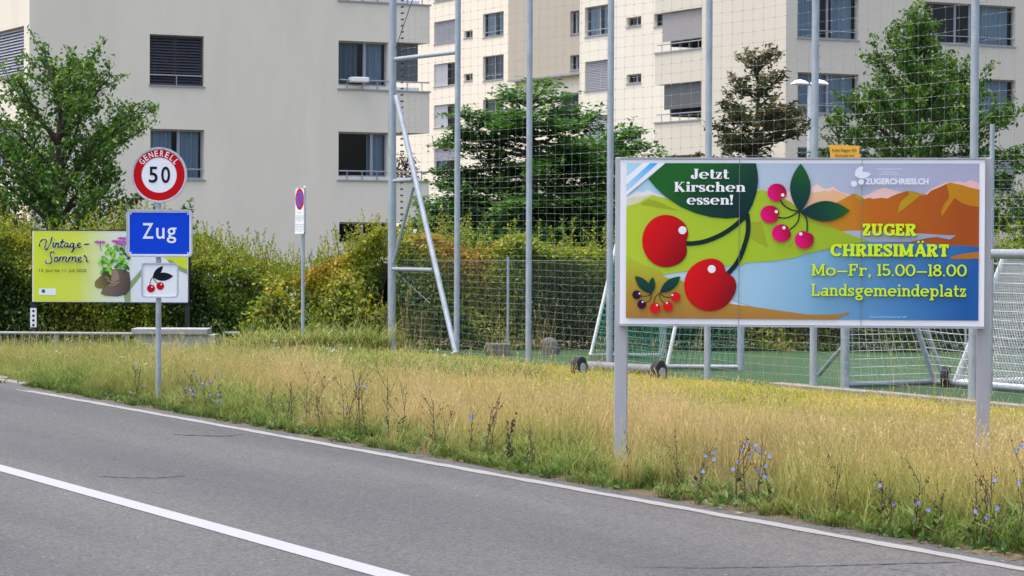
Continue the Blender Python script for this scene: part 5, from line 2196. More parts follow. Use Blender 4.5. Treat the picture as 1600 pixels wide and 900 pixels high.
def make_tree(name, label, base, height, trunk_r, limbs, mat, leaf, nleaf, seed, flat=0.0, clump=(0.16, 0.16, 0.12), twigs=7, tint_top=0.25, aspect=0.55, per_clump=26, subl=(0.35, 0.7), upcurve=0.35, cat='tree', lean=0.0, zbias=0.3, along=4, f0=0.22):
    rng = np.random.default_rng(seed)
    rt = empty(name, base)
    tag(rt, label, cat)
    bx, by, bz = base
    wood = MB()
    tp = [Vector((bx + lean * q * height + 0.05 * math.sin(q * 5 + seed), by + 0.05 * math.cos(q * 4 + seed), bz - 0.05 + q * height * 0.93)) for q in np.linspace(0, 1, 9)]
    wood.tube(tp, [trunk_r * (1 - 0.9 * q) + 0.006 for q in np.linspace(0, 1, 9)], 9)
    centres = []
    for (hf, az, el, ln) in limbs:
        q = hf * 8
        i = min(int(q), 7)
        p0 = tp[i].lerp(tp[i + 1], q - i)
        d = Vector((math.cos(az) * math.cos(el), math.sin(az) * math.cos(el), math.sin(el)))
        pts = [p0]
        n = 6
        for k in range(n):
            d = (d + Vector((0, 0, upcurve * 0.12)) + Vector(rng.normal(size=3)) * 0.10).normalized()
            pts.append(pts[-1] + d * (ln / n))
        r0 = trunk_r * 0.42 * min(1, ln / 2 + 0.3)
        wood.tube(pts, [r0 * (1 - 0.85 * k / n) + 0.004 for k in range(n + 1)], 6)
        nt_ = max(3, int(twigs * ln))
        for t in range(nt_):
            f_ = f0 + (1 - f0) * (t + rng.random()) / nt_
            k = min(int(f_ * n), n - 1)
            s0 = pts[k].lerp(pts[k + 1], f_ * n - k)
            ax = (pts[k + 1] - pts[k]).normalized()
            rv = Vector(rng.normal(size=3))
            rv.z = rv.z * (1 - flat) + zbias * (1 - flat)
            td = (ax * 0.75 + rv.normalized() * 0.9).normalized()
            tl = rng.uniform(*subl) * (1.15 - 0.55 * f_)
            e1 = s0 + td * tl * 0.55
            td2 = (td + Vector((0, 0, 0.35 * (1 - flat)))).normalized()
            e2 = e1 + td2 * tl * 0.45
            wood.tube([s0, e1, e2], [0.010, 0.007, 0.003], 4, caps=False)
            for m in range(along):
                g = (m + 0.6) / along
                c = s0.lerp(e1, g / 0.55) if g < 0.55 else e1.lerp(e2, (g - 0.55) / 0.45)
                centres.append((c.x, c.y, c.z, 1.0 - 0.45 * g))
        centres.append((pts[-1].x, pts[-1].y, pts[-1].z, 0.6))
    centres = np.array(centres)
    per = max(3, int(nleaf / len(centres)))
    idx = np.repeat(np.arange(len(centres)), per)
    keep = rng.random(len(idx)) < rng.random(len(centres))[idx] * 0.6 + 0.5
    idx = idx[keep]
    off = rng.normal(size=(len(idx), 3)) * np.array(clump) * centres[idx, 3:4]
    C = centres[idx, :3] + off
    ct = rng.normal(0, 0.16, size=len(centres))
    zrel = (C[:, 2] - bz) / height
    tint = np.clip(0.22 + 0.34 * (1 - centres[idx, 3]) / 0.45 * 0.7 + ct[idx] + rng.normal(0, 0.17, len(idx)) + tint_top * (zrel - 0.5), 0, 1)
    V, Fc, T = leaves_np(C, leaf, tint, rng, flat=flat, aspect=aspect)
    wood.build('trunk', M['bark'], rt, smooth=True)
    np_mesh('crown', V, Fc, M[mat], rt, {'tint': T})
    return rt


def ring_limbs(levels, seed):
    rg = random.Random(seed)
    L = []
    for (hf, n, el, ln) in levels:
        a0 = rg.uniform(0, 6.28)
        for k in range(n):
            L.append((hf + rg.uniform(-.03, .03), a0 + 2 * math.pi * k / n + rg.uniform(-.35, .35), math.radians(el + rg.uniform(-9, 9)), ln * rg.uniform(0.8, 1.18)))
    return L


TY = 52.0
MAP = dict(clump=(0.10, 0.10, 0.085), twigs=6.0, subl=(0.40, 1.0), along=9, f0=0.26, zbias=0.5)
p = atY(92, 400, TY)
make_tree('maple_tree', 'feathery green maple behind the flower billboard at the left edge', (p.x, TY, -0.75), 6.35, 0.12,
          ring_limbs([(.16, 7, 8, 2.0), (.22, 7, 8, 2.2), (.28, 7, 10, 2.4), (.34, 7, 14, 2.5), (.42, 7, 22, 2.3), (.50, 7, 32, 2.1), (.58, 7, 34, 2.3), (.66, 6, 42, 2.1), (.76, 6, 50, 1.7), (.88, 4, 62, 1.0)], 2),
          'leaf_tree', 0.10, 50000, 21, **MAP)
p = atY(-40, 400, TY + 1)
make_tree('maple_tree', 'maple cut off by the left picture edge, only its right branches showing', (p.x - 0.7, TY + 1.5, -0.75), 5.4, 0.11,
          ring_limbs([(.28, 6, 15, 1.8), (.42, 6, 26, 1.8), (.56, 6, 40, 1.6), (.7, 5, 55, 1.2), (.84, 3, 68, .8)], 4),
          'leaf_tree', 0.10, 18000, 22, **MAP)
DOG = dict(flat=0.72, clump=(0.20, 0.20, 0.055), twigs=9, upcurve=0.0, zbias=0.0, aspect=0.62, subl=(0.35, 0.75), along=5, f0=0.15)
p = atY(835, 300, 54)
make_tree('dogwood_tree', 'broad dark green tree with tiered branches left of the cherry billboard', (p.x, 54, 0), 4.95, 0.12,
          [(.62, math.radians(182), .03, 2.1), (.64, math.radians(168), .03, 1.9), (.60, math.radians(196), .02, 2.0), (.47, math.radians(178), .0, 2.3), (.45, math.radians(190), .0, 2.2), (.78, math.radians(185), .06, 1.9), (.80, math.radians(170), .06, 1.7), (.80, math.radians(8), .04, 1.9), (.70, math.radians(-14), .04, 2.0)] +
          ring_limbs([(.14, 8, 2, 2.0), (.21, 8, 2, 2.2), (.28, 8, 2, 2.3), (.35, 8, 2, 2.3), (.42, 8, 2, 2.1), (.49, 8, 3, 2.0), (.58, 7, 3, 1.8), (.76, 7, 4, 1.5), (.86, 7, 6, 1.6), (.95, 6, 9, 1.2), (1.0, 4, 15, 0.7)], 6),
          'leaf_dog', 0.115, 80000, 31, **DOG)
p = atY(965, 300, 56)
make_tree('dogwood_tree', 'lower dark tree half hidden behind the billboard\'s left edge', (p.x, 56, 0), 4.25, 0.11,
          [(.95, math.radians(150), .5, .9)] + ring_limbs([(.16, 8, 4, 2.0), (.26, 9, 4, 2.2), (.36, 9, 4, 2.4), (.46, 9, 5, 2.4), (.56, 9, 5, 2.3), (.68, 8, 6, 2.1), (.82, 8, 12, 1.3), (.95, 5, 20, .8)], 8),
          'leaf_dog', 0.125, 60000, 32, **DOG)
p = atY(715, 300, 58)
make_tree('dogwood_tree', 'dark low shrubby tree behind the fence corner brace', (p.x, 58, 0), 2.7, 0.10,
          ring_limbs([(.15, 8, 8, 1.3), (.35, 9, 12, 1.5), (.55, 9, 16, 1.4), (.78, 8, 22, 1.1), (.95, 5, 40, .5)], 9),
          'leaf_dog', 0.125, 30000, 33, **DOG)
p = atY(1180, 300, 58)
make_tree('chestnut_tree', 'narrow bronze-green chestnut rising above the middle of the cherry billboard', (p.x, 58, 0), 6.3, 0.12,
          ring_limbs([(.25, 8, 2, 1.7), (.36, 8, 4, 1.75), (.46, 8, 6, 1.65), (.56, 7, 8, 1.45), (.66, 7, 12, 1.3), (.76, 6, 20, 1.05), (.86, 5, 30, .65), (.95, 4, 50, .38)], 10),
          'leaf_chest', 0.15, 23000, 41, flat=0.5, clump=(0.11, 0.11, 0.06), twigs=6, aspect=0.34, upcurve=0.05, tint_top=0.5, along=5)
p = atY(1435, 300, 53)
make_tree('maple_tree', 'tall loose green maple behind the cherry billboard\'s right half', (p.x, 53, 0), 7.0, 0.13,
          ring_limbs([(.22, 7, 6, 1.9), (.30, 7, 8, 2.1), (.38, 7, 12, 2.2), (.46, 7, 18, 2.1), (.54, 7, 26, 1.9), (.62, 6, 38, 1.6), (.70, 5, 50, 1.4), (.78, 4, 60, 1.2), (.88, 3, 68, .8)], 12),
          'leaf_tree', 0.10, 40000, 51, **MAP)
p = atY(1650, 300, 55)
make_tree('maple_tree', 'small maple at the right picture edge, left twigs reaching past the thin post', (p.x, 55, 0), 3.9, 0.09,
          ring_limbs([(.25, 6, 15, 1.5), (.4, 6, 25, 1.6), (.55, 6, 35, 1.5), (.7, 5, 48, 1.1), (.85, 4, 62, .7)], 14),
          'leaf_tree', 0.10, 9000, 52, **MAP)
# red-leaved balcony plant inside the loggia
pz = FA.px(640, 282)[1]
ps = FA.w(FA.px(645, 280)[0], pz, -0.6)
make_tree('balcony_shrub', 'dark red leafy shrub on the lower corner loggia', (ps.x, ps.y, zz(283.5) - 0.9), 1.9, 0.03,
          ring_limbs([(.45, 5, 30, .5), (.6, 5, 40, .5), (.8, 5, 55, .4)], 15), 'leaf_red', 0.09, 900, 61, clump=(0.1, 0.1, 0.1), twigs=8, subl=(.15, .3), cat='shrub')


def make_hedge(name, label, line, thick, hfun, mat, nleaf, leaf, seed, shoots, tint0=0.27):
    """line: list of (x, y); leaves packed near the surface of a clipped but shaggy hedge"""
    rng = np.random.default_rng(seed)
    line = [Vector((a, b, 0)) for a, b in line]
    seg = [(line[k + 1] - line[k]).length for k in range(len(line) - 1)]
    tot = sum(seg)
    mid = line[len(line) // 2]
    rt = empty(name, (mid.x, mid.y, gz(mid.x, mid.y)))
    tag(rt, label, 'hedge')

    def at(u):
        d = u * tot
        for k, s in enumerate(seg):
            if d <= s or k == len(seg) - 1:
                t = (line[k + 1] - line[k]).normalized()
                return line[k] + t * d, Vector((t.y, -t.x, 0))
            d -= s
    core = MB()
    n = 40
    prev = None
    for k in range(n + 1):
        pnt, nn = at(k / n)
        z0 = gz(pnt.x, pnt.y) - 0.1
        hh = hfun(k / n) * 0.80
        cs = [pnt + nn * thick * 0.22 + ZV * (z0 + .25), pnt + nn * thick * 0.26 + ZV * (z0 + hh * .7), pnt + ZV * (z0 + hh), pnt - nn * thick * 0.26 + ZV * (z0 + hh * .7), pnt - nn * thick * 0.22 + ZV * (z0 + .25)]
        if prev:
            for q in range(4):
                core.face([prev[q], cs[q], cs[q + 1], prev[q + 1]])
        prev = cs
    core.build('twigs', M['twig'], rt)  # solid dark core, added to block the view through the leaves
    us = rng.random(nleaf)
    C = np.zeros((nleaf, 3))
    tint = np.zeros(nleaf)
    ph = rng.uniform(0, 6.28, 8)
    for i in range(nleaf):
        u = us[i]
        pnt, nn = at(u)
        hh = hfun(u) + 0.10 * math.sin(u * tot * 2.3 + ph[0]) + 0.07 * math.sin(u * tot * 5.1 + ph[1])
        side = rng.random()
        bulge = 0.10 * math.sin(u * tot * 1.7 + ph[2]) + 0.07 * math.sin(u * tot * 4.3 + ph[3])
        if side < 0.62:                                   # front face
            z = hh * rng.random() ** 0.85
            d = thick * 0.5 * (1 - 0.35 * (z / hh) ** 4) + bulge + 0.07 * math.sin(z * 6 + u * tot * 3 + ph[4]) - abs(rng.normal(0, 0.13))
        elif side < 0.85:                                 # top
            d = thick * rng.uniform(-0.5, 0.5)
            z = hh - abs(rng.normal(0, 0.10)) - 0.3 * (abs(d) / thick) ** 2
        else:                                             # back and inside
            d = thick * rng.uniform(-0.6, 0.3)
            z = hh * rng.random()
        x, y = pnt.x + nn.x * d, pnt.y + nn.y * d
        C[i] = (x, y, gz(pnt.x, pnt.y) + z)
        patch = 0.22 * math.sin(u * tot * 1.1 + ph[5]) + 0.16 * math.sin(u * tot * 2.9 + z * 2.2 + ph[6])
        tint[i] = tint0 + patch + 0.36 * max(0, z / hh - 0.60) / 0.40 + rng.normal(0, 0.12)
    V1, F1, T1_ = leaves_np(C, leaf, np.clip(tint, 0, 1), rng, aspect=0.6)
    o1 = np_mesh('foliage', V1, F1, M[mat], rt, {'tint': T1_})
    SC_, SD_, ST_ = [], [], []
    sm = MB()
    for k in range(shoots):
        u = rng.random()
        pnt, nn = at(u)
        d = thick * rng.uniform(-0.3, 0.5)
        hh = hfun(u)
        b0 = pnt + nn * d + ZV * (gz(pnt.x, pnt.y) + hh - 0.1)
        ln = 0.12 + 0.55 * rng.random() ** 2.2
        tipv = b0 + Vector((rng.normal(0, 0.12) * ln * 2, rng.normal(0, .12) * ln * 2, ln))
        sm.tube([b0, tipv], [0.005, 0.002], 3, caps=False)
        m = int(8 + ln * 42)
        bt = 0.62 + rng.normal(0, .14)
        for j in range(m):
            g = j / m
            c = b0.lerp(tipv, g)
            SC_.append((c.x + rng.normal(0, .045 * (1.2 - g)), c.y + rng.normal(0, .045 * (1.2 - g)), c.z))
            ST_.append(bt + rng.normal(0, 0.09))
    V2, F2, T2_ = leaves_np(np.array(SC_), leaf * 0.72, np.clip(np.array(ST_), 0, 1), rng, aspect=0.5)
    np_mesh('young_shoots', V2, F2, M[mat], rt, {'tint': T2_})
    tag(sm.build('shoot_stems', M['stem_green'], rt), kind='stuff')
    return rt


def hL_(u):
    return 2.62 - 0.75 * ss(0.58, 0.85, u) + 0.12 * math.sin(u * 27)


hx = lambda px, Y: (atY(px, 400, Y).x, Y)
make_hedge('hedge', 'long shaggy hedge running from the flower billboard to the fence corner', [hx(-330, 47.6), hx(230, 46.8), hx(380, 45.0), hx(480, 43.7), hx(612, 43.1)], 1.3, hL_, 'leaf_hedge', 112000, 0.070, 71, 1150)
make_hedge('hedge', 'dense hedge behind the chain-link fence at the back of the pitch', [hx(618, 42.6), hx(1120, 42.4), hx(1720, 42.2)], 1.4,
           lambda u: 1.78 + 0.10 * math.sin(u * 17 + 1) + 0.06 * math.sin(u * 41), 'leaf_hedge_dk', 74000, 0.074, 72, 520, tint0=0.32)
# young shrub in front of the hedge
for (px_, Y_, hgt_, wd_, lab, sd) in ((432, 41.6, 1.05, 0.85, 'bright yellow-green shrub at the hedge foot left of the no-parking sign', 81), (540, 42.0, 1.15, 0.75, 'rounded green shrub at the hedge foot right of the no-parking sign', 82)):
    c0 = atY(px_, 500, Y_)
    zb0 = gz(c0.x, Y_)
    make_tree('shrub', lab, (c0.x, Y_, zb0), hgt_ - zb0, 0.03, ring_limbs([(.06, 7, 28, wd_), (.2, 8, 38, wd_), (.4, 8, 45, wd_ * .8), (.6, 6, 55, wd_ * .6), (.8, 5, 65, wd_ * .4)], sd),
              'leaf_hedge', 0.085, 5200, sd, clump=(0.12, 0.12, 0.10), twigs=9, subl=(.15, .35), tint_top=0.5, cat='shrub')


# ------------------------------------------------------------------ grass
def tuft(name, n, hmin, hmax, rad, wid, spread, seed, mat, seedhead=0.0, curl=0.5):
    rng = np.random.default_rng(seed)
    V, Fq, Tn, Vr = [], [], [], []

    def blade(p, d, h, w_, bend, vary, head):
        sx = np.array((-d[1], d[0], 0.0))
        lean = np.array((d[0], d[1], 0)) * spread * h
        m = p + lean * 0.35 + np.array((0, 0, h * 0.55))
        t = p + lean * (1 + bend) + np.array((0, 0, h * (1 - 0.25 * bend)))
        i = len(V)
        V.extend([p - sx * w_ / 2, p + sx * w_ / 2, m + sx * w_ * 0.4, m - sx * w_ * 0.4, t + sx * w_ * 0.08, t - sx * w_ * 0.08])
        Fq.extend([(i, i + 1, i + 2, i + 3), (i + 3, i + 2, i + 4, i + 5)])
        Tn.extend([0, 0, .6, .6, 1, 1])
        Vr.extend([vary] * 6)
        if head > 0:
            for q in range(5):
                f_ = 1 - q * 0.055
                c = m + (t - m) * f_
                dd = rng.normal(size=3) * 0.45; dd[2] = abs(dd[2]) + 1.0
                dd /= np.linalg.norm(dd)
                s2 = np.cross(dd, rng.normal(size=3)); s2 /= np.linalg.norm(s2)
                L_ = head * rng.uniform(.6, 1.2)
                i = len(V)
                V.extend([c, c + dd * L_ * .5 + s2 * L_ * .14, c + dd * L_, c + dd * L_ * .5 - s2 * L_ * .14])
                Fq.append((i, i + 1, i + 2, i + 3))
                Tn.extend([1] * 4)
                Vr.extend([vary + 0.12] * 4)
    for k in range(n):
        a = rng.uniform(0, 6.283)
        r = rad * math.sqrt(rng.random())
        p = np.array((r * math.cos(a), r * math.sin(a), -0.01))
        b = rng.uniform(0, 6.283)
        d = (math.cos(b), math.sin(b))
        h = rng.uniform(hmin, hmax)
        hd = 0.026 if rng.random() < seedhead else 0
        blade(p, d, h * (1.15 if hd else 0.85), wid * (0.55 if hd else 1) * rng.uniform(.7, 1.3), curl * rng.random() * (0.4 if hd else 1), rng.normal(0, 0.12), hd)
    me = bpy.data.meshes.new(name)
    me.from_pydata([tuple(v) for v in V], [], Fq)
    for an, av in (('tint', Tn), ('vary', Vr)):
        at = me.attributes.new(an, 'FLOAT', 'POINT')
        at.data.foreach_set('value', np.asarray(av, dtype=np.float32))
    me.materials.append(mat)
    return bpy.data.objects.new(name, me)


def scatter(name, label, tufts, P, rotz, scl, tint, idx):
    """one object of instanced tufts (nobody could count the grass)"""
    colx = bpy.data.collections.new(name + '_tufts')
    for t in tufts:
        colx.objects.link(t)
    me = bpy.data.meshes.new(name)
    me.vertices.add(len(P))
    me.vertices.foreach_set('co', np.asarray(P, dtype=np.float32).ravel())
    for an, av in (('rotz', rotz), ('scl', scl), ('tint', tint)):
        at = me.attributes.new(an, 'FLOAT', 'POINT')
        at.data.foreach_set('value', np.asarray(av, dtype=np.float32))
    at = me.attributes.new('kindi', 'INT', 'POINT')
    at.data.foreach_set('value', np.asarray(idx, dtype=np.int32))
    o = bpy.data.objects.new(name, me)
    COL.objects.link(o)
    g = bpy.data.node_groups.new(name, 'GeometryNodeTree')
    g.interface.new_socket('Geometry', in_out='INPUT', socket_type='NodeSocketGeometry')
    g.interface.new_socket('Geometry', in_out='OUTPUT', socket_type='NodeSocketGeometry')
    gi = g.nodes.new('NodeGroupInput')
    go = g.nodes.new('NodeGroupOutput')
    m2p = g.nodes.new('GeometryNodeMeshToPoints')
    ci = g.nodes.new('GeometryNodeCollectionInfo')
    ci.inputs[0].default_value = colx
    ci.inputs['Separate Children'].default_value = True
    ci.inputs['Reset Children'].default_value = True
    ip = g.nodes.new('GeometryNodeInstanceOnPoints')
    ip.inputs['Pick Instance'].default_value = True

    def na(nm, ty):
        q = g.nodes.new('GeometryNodeInputNamedAttribute')
        q.data_type = ty
        q.inputs[0].default_value = nm
        return q.outputs[0]
    cx_ = g.nodes.new('ShaderNodeCombineXYZ')
    g.links.new(na('rotz', 'FLOAT'), cx_.inputs[2])
    e2r = g.nodes.new('FunctionNodeEulerToRotation')
    g.links.new(cx_.outputs[0], e2r.inputs[0])
    g.links.new(gi.outputs[0], m2p.inputs[0])
    g.links.new(m2p.outputs[0], ip.inputs['Points'])
    g.links.new(ci.outputs[0], ip.inputs['Instance'])
    g.links.new(na('kindi', 'INT'), ip.inputs['Instance Index'])
    g.links.new(e2r.outputs[0], ip.inputs['Rotation'])
    cs_ = g.nodes.new('ShaderNodeCombineXYZ')
    sc_ = na('scl', 'FLOAT')
    for k in range(3):
        g.links.new(sc_, cs_.inputs[k])
    g.links.new(cs_.outputs[0], ip.inputs['Scale'])
    g.links.new(ip.outputs[0], go.inputs[0])
    md = o.modifiers.new('scatter', 'NODES')
    md.node_group = g
    tag(o, label, kind='stuff')
    return o


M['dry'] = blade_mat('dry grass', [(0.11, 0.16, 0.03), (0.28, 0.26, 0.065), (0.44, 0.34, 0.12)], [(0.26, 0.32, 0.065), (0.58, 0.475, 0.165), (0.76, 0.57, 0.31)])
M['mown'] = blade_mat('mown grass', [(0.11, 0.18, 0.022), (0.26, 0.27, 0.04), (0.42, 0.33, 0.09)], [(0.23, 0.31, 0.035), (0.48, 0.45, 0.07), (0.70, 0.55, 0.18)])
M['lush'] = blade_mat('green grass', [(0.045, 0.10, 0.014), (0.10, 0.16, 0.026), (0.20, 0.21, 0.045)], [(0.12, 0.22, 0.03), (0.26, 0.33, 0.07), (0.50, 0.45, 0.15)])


def noise2(x, y, sc, seed):
    r = np.random.default_rng(seed)
    out = np.zeros_like(x)
    for k in range(6):
        a, b, c = r.normal(size=3)
        out += np.sin((x * a + y * b) * sc * (1 + 0.5 * k) + c * 6) / (1 + 0.4 * k)
    return out / 2.6


def verge_points(density, t0, t1, s0, s1, rng, mask=None):
    n = int(density * (t1 - t0) * (s1 - s0))
    s = rng.uniform(s0, s1, n)
    t = rng.uniform(t0, t1, n)
    X = UX.x * s + NX.x * t
    Y = UX.y * s + NX.y * t
    px = 800 + F * X / np.maximum(Y, 1)
    ok = (px > -650) & (px < 2450) & (Y > 4)
    if mask is not None:
        ok &= mask(s, t, X, Y, rng)
    s, t, X, Y = s[ok], t[ok], X[ok], Y[ok]
    Z = np.array([gz(a, b) for a, b in zip(X, Y)])
    return s, t, np.stack([X, Y, Z], axis=1)


rg2 = np.random.default_rng(101)
S_A, S_B = 1.0, 58.0


def bound(s):                                             # where the tall dry grass gives way to the mown strip
    return 12.3 + 2.0 / (1 + np.exp((s - 20.5) * 0.8)) + 0.35 * np.sin(s * 0.9) + 0.2 * np.sin(s * 2.3)


def m_tall(s, t, X, Y, r):
    return (r.random(len(s)) < np.clip(1.0 + 0.9 * noise2(s, t, 1.7, 33), 0.25, 1)) & (t < bound(s) + r.normal(0, 0.25, len(s))) & (t > 9.75 + 0.25 * np.sin(s * 2.2) + r.normal(0, 0.25, len(s)))


s, t, P = verge_points(60, T_ASPH + 0.1, 17.5, S_A, S_B, rg2, m_tall)
near = 0.75 * noise2(s, t, 0.55, 5) + 0.55 * noise2(s, t, 1.9, 15)
hgt_f = 0.60 + 0.20 * noise2(s, t, 0.9, 6) + 0.14 * noise2(s, t, 2.6, 16) + rg2.normal(0, 0.13, len(s))
hgt_f *= np.clip(1.08 - 0.10 * np.maximum(0, t - 12.5), 0.7, 1.1)
hgt_f *= 1 - 0.35 * np.clip((s - 30) / 7, 0, 1)
leg = [ST(0, 0)] and [Vector((pc.x, pc.y, 0)) + Vector((math.cos(bang), math.sin(bang), 0)) * q for q in (bl(970.5, 0)[0], bl(1534.5, 0)[0])]
for L_ in leg:                                            # shorter around the billboard legs
    dd = np.hypot(P[:, 0] - L_.x, P[:, 1] - L_.y + 0.35)
    hgt_f *= np.clip(0.45 + 0.55 * dd / 0.8, 0.45, 1)
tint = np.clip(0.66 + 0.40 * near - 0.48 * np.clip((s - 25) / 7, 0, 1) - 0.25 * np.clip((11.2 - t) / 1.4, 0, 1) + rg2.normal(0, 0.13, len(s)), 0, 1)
dry = [tuft('dry_tuft', 52, 0.24, 0.58, 0.13, 0.0042, 0.30, 200 + k, M['dry'], seedhead=0.26) for k in range(6)]
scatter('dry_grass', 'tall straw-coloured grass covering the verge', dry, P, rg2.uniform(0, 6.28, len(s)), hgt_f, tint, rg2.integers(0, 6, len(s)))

s, t, P = verge_points(70, 10.2, 17.42, S_A, S_B, rg2, lambda s, t, X, Y, r: t > bound(s) - 0.5)
tint = np.clip(0.42 + 0.26 * noise2(s, t, 0.8, 8) + 0.22 * noise2(s, t, 2.1, 18) + 0.16 * np.sin(t * 2.4 + np.sin(s * .7)) + rg2.normal(0, 0.08, len(s)), 0, 1)
mown = [tuft('mown_tuft', 56, 0.05, 0.13, 0.14, 0.0065, 0.9, 220 + k, M['mown'], seedhead=0.03) for k in range(5)]
scatter('mown_grass', 'short yellow-green grass in front of the fence', mown, P, rg2.uniform(0, 6.28, len(s)), rg2.uniform(0.7, 1.25, len(s)) * np.clip(1 - 0.6 * (t - 16.6), 0.35, 1), tint, rg2.integers(0, 5, len(s)))


def m_lush(s, t, X, Y, r):
    lim = 10.0 + 0.15 * ((s > 14) & (s < 33)) + 0.35 * np.sin(s * 1.1) + 0.25 * np.sin(s * 2.7 + 1)
    left = (s > 28.5) & (r.random(len(s)) < 0.36) & (t < 16)
    road_ = (t < lim) & (noise2(s, t, 1.5, 14) > -0.5)
    sign_ = (np.hypot(X - q0.x, Y - q0.y) < 1.1)
    return road_ | left | sign_


s, t, P = verge_points(58, T_ASPH + 0.03, 19.0, S_A, S_B, rg2, m_lush)
sc = np.clip(0.45 + 0.50 * (t - T_ASPH) / 0.9, 0.35, 1.0) * rg2.uniform(0.7, 1.2, len(s))
sc *= np.where((noise2(s, t, 1.0, 31) > 0.05) & (t < 10.9) & (t > 9.5), 1.25, 1.0)
sc *= np.where(np.hypot(P[:, 0] - q0.x, P[:, 1] - q0.y) < 1.1, 1.9, 1.0)
tint = np.clip(0.40 + 0.30 * noise2(s, t, 1.4, 9) + 0.2 * np.clip((s - 30) / 8, 0, 1) + rg2.normal(0, 0.10, len(s)), 0, 1)
lush = [tuft('lush_tuft', 40, 0.14, 0.34, 0.12, 0.0080, 0.7, 240 + k, M['lush'], seedhead=0.05, curl=0.9) for k in range(5)]
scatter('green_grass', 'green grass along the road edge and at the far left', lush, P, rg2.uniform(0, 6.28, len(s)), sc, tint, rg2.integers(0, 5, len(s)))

# tall pale seed stalks along the fence foot and by the parking sign
s, t, P = verge_points(3.2, 16.3, 17.6, 12, 44, rg2)
s2, t2, Pb = verge_points(11, 17.6, 20.0, 33.0, 39, rg2, lambda s, t, X, Y, r: (np.hypot(X - q0.x + 0.2, Y - q0.y) < 2.4))
s3, t3_, Pc = verge_points(5.0, 9.8, 15.5, S_A, 46, rg2, lambda s, t, X, Y, r: (t < bound(s) + 0.3) & (noise2(s, t, 1.1, 21) > -0.2))
P = np.concatenate([P, Pb, Pc])
st = [tuft('stalk_tuft', 5, 0.5, 0.95, 0.16, 0.006, 0.22, 260 + k, M['dry'], seedhead=0.85, curl=0.4) for k in range(5)]
scl_ = rg2.uniform(0.6, 1.15, len(P))
scl_[-len(Pc):] *= 0.62
scatter('seed_stalks', 'tall pale grass stalks rising above the verge and along the fence foot', st, P, rg2.uniform(0, 6.28, len(P)), scl_, np.clip(rg2.normal(0.7, .15, len(P)), 0, 1), rg2.integers(0, 5, len(P)))

# broad-leaved weeds at the asphalt edge
rw = np.random.default_rng(303)
s, t, P = verge_points(85, T_ASPH - 0.02, T_ASPH + 0.6, S_A, 34, rw, lambda s, t, X, Y, r: (r.random(len(s)) < 0.30 + 0.35 * (noise2(s, t, 1.3, 12) > 0)))
C, D, T = [], [], []
for p in P:
    m = rw.integers(6, 12)
    bt = np.clip(rw.normal(.5, .2), 0, 1)
    for k in range(m):
        a = rw.uniform(0, 6.28)
        e = rw.uniform(0.15, 1.0)
        d = np.array((math.cos(a) * math.cos(e), math.sin(a) * math.cos(e), math.sin(e)))
        C.append(p + d * rw.uniform(0.03, 0.085) + np.array((0, 0, 0.012)))
        D.append(d * 2.2)
        T.append(bt + rw.normal(0, .12))
V, Fc, TT = leaves_np(np.array(C), 0.062, np.clip(np.array(T), 0, 1), rw, aspect=0.42, dirs=np.array(D))
wd_o = np_mesh('roadside_weeds', V, Fc, M['leaf_weed'], None, {'tint': TT})
tag(wd_o, 'low broad-leaved green weeds along the asphalt edge', kind='stuff')
# dead leaves and litter between weeds and asphalt
s, t, P = verge_points(26, T_ASPH - 0.10, T_ASPH + 0.28, S_A, 34, rw)
V, Fc, TT = leaves_np(P + np.array((0, 0, 0.026)), 0.05, rw.random(len(P)), rw, flat=0.85, aspect=0.6)
M['litter'] = leaf_mat('dead leaf', [(0.06, 0.035, 0.02), (0.16, 0.10, 0.05), (0.30, 0.23, 0.14)], 0.1)
tag(np_mesh('leaf_litter', V, Fc, M['litter'], None, {'tint': TT}), 'brown dead leaves and bits scattered on the asphalt edge', kind='stuff')
# small white and yellow meadow flowers on the left
s, t, P = verge_points(1.5, 10.2, 15.5, 28, 46, rw)
for nm, colr, lab, sel in (('white_flowers', (0.75, 0.72, 0.74), 'small white meadow flower heads in the left verge', 0), ('yellow_flowers', (0.75, 0.55, 0.04), 'small yellow meadow flowers in the left verge', 1)):
    mb = MB()
    for k, p in enumerate(P):
        if k % 2 != sel:
            continue
        hh = rw.uniform(0.2, 0.36)
        for q in range(4):
            c = Vector(p) + Vector((rw.normal(0, .03), rw.normal(0, .03), hh + rw.normal(0, .012)))
            rr = 0.013 if sel == 0 else 0.009
            mb.face([c + Vector((rr * math.cos(a), rr * math.sin(a), 0.006 * math.cos(2 * a))) for a in np.linspace(0, 5.6, 8)])
        mb.tube([Vector(p) + Vector((0, 0, hh - .05)), Vector(p) + Vector((0, 0, hh))], 0.0015, 3, caps=False)
    tag(mb.build(nm, pmat(nm, colr, 0.7)), lab, kind='stuff')


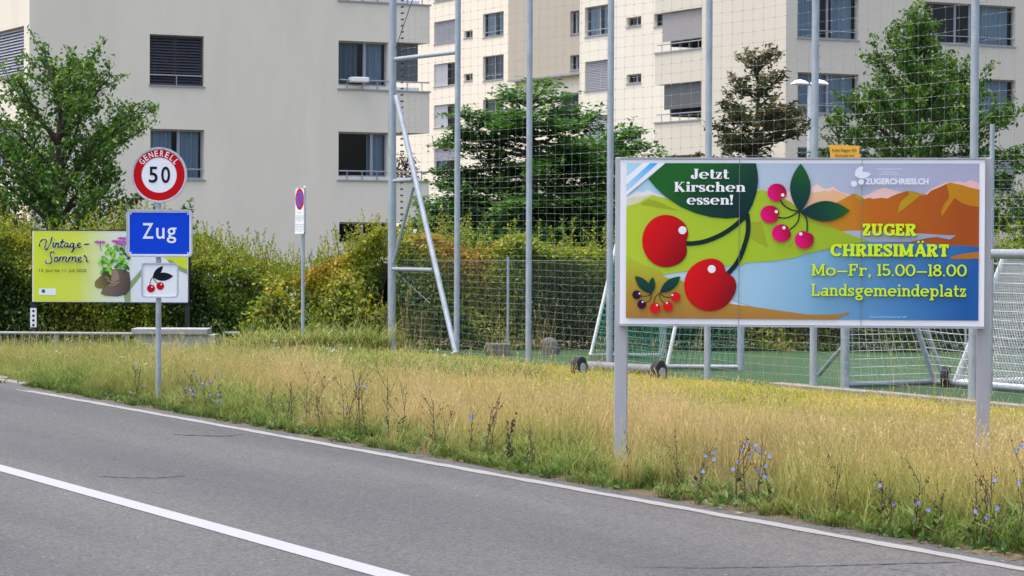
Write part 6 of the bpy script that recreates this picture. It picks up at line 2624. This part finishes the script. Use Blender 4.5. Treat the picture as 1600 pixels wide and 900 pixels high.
# ------------------------------------------------------------------ chicory plants and dock stalks
def stalk_plant(name, label, group, base, hgt, nfl, seed, dock=False):
    rg = random.Random(seed)
    rt = empty(name, base)
    tag(rt, label, 'plant', group)
    sm = MB()
    tips = []

    def branch(p, d, ln, r, depth):
        pts = [p]
        n = 4
        for k in range(n):
            d = (d + Vector((rg.gauss(0, .10), rg.gauss(0, .10), 0.10))).normalized()
            pts.append(pts[-1] + d * ln / n)
        sm.tube(pts, [r * (1 - .6 * k / n) for k in range(n + 1)], 5)
        for k in range(1, n + 1):
            for q in range(2):
                c = pts[k - 1].lerp(pts[k], rg.random())
                tips.append((c, depth))
        if depth < 2:
            m = rg.randint(4, 6) if depth == 0 else rg.randint(0, 2)
            for q in range(m):
                f = 0.2 + 0.75 * q / m + rg.uniform(-.04, .04)
                k = min(int(f * n), n - 1)
                c = pts[k].lerp(pts[k + 1], f * n - k)
                a = rg.uniform(0, 6.28)
                dd = (d * 0.75 + Vector((math.cos(a), math.sin(a), 0.25)) * (0.75 if not dock else 0.3)).normalized()
                branch(c, dd, ln * rg.uniform(.26, .50), r * .62, depth + 1)
    for q in range(1 if dock else rg.randint(1, 2)):
        branch(Vector((0.05 * q, 0, -0.02)), Vector((rg.gauss(0, .08), rg.gauss(0, .08), 1)).normalized(), hgt, 0.0038, 0)
    # buds and seed husks on the stalks
    for (c, dp) in tips:
        if rg.random() < (0.9 if dock else 0.30):
            r = rg.uniform(.0035, .006) * (1.7 if dock else 1)
            o_ = Vector((rg.gauss(0, .008), rg.gauss(0, .008), 0))
            sm.tube([c + o_ - ZV * r, c + o_, c + o_ + ZV * r * 1.4], [r * .4, r, r * .3], 4)
    sm.build('stalk', M['stem'], rt, local=True)
    lv = MB()
    for q in range(8):
        a = rg.uniform(0, 6.28)
        z = rg.uniform(0.02, hgt * .4)
        L_ = rg.uniform(.04, .11)
        d = Vector((math.cos(a), math.sin(a), .5))
        sd = Vector((-math.sin(a), math.cos(a), 0)) * L_ * .16
        p = Vector((0, 0, z))
        lv.face([p, p + d * L_ * .5 + sd, p + d * L_, p + d * L_ * .5 - sd])
    lv.build('leaves', M['stem_green'], rt, local=True)
    hi = sorted(tips, key=lambda q: -q[0].z)
    for q in range(nfl):
        c = hi[int(rg.random() ** 1.2 * len(hi) * .75)][0]
        fl = MB()
        ax = Vector((rg.gauss(0, .45), -1, rg.uniform(0.1, .9))).normalized()
        e1 = ax.cross(ZV).normalized()
        e2 = ax.cross(e1)
        for k in range(14):
            a = 2 * math.pi * k / 14
            d = e1 * math.cos(a) + e2 * math.sin(a)
            sd = e2 * math.cos(a) - e1 * math.sin(a)
            R_ = 0.0165 * rg.uniform(.8, 1.1)
            cc = c + ax * .012
            fl.face([cc, cc + d * R_ * .7 + sd * .0028, cc + d * R_ + ax * .004, cc + d * R_ * .7 - sd * .0028])
        fl.build('flower', M['chicory'], rt, local=True)
    return rt


PL = [
    (300, 650, 585, 6, 'a'), (322, 652, 590, 5, 'a'), (288, 645, 600, 3, 'a'), (340, 656, 605, 3, 'a'), (208, 632, 572, 2, 'b'),
    (430, 672, 610, 0, 'c'), (447, 675, 605, 0, 'c'), (476, 680, 588, 0, 'c'), (500, 684, 612, 0, 'c'),
    (535, 692, 590, 2, 'd'), (556, 696, 583, 1, 'd'), (575, 700, 606, 0, 'e'), (605, 706, 592, 0, 'e'), (624, 710, 600, 0, 'e'),
    (672, 718, 627, 0, 'f'), (690, 722, 632, 0, 'f'), (735, 730, 640, 2, 'g'), (757, 735, 632, 0, 'f'), (792, 738, 690, 0, 'dock'), (824, 748, 694, 0, 'f'),
    (980, 775, 706, 0, 'h'), (1060, 787, 690, 0, 'i'), (1088, 785, 698, 4, 'j'), (1152, 800, 690, 5, 'k'), (1183, 803, 688, 6, 'k'), (1206, 806, 716, 3, 'k'),
    (1305, 815, 724, 0, 'dark'), (1376, 832, 752, 2, 'l'), (1427, 843, 738, 3, 'l'), (1462, 848, 760, 0, 'm'), (1517, 862, 752, 2, 'n'), (1548, 866, 742, 2, 'n'), (1590, 862, 700, 5, 'o')]
LAB = {
    'a': ('chicories clumped right of the town sign post', 'chicory beside the town sign'),
    'b': ('lone chicory with few blue flowers left of the town sign post', None),
    'c': ('bare stalks below the no-parking sign', 'bare stalks below the no-parking sign'),
    'd': ('chicories with sparse blue flowers below the fence corner', 'flowering stalks below the fence corner'),
    'e': ('bare stalks below the leaning fence brace', 'bare stalks below the fence brace'),
    'f': ('bare stalks left of the billboard', 'bare stalks left of the billboard'),
    'g': ('single chicory with two blue flowers among bare stalks left of the billboard', None),
    'dock': ('short dark brown dock spike at the road edge left of the billboard', None),
    'h': ('bare stalk at the foot of the billboard\'s left leg', None),
    'i': ('bare brown stalk right of the billboard\'s left leg, before the blue flowers', None),
    'j': ('chicory with blue flowers nearest the billboard\'s left leg', None),
    'k': ('blue chicories grouped under the billboard', 'chicory group under the billboard'),
    'dark': ('dark leafless bushy stalk alone under the billboard lettering', None),
    'l': ('pale chicories under the billboard\'s right part', 'chicory under the billboard\'s right part'),
    'm': ('bare thin stalk between the pale blue flowers and the billboard\'s right leg', None),
    'n': ('chicories right below the billboard\'s right leg', 'chicory below the right leg'),
    'o': ('tall chicory with blue flowers at the right picture edge', None)}
_cnt = {}
ORD = ('leftmost', 'second from left', 'third from left', 'fourth from left')
for k, (px_, yb_, yt_, nf, key) in enumerate(PL):
    b = gp(px_, yb_)
    tt = b.dot(NX)
    if tt < T_ASPH + 0.12:
        sb = b.dot(UX)
        d = ray(px_, yb_)
        # slide back along the line of sight until it stands on soil
        b = plane_hit(px_, yb_, NX, T_ASPH + 0.25)
        b.z = 0
    hh = atY(px_, yt_, b.y).z
    lab, grp = LAB[key]
    tot_ = sum(1 for q in PL if q[4] == key)
    if tot_ > 1:
        i_ = _cnt.get(key, 0)
        _cnt[key] = i_ + 1
        lab = (ORD[i_] if i_ < tot_ - 1 else 'rightmost') + ' of the ' + {2: 'two', 3: 'three', 4: 'four'}[tot_] + ' ' + lab
    stalk_plant('dock_plant' if key == 'dock' else 'chicory_plant', lab, grp, b, max(0.35, min(1.0, hh * 1.08)), nf, 500 + k, dock=key == 'dock')
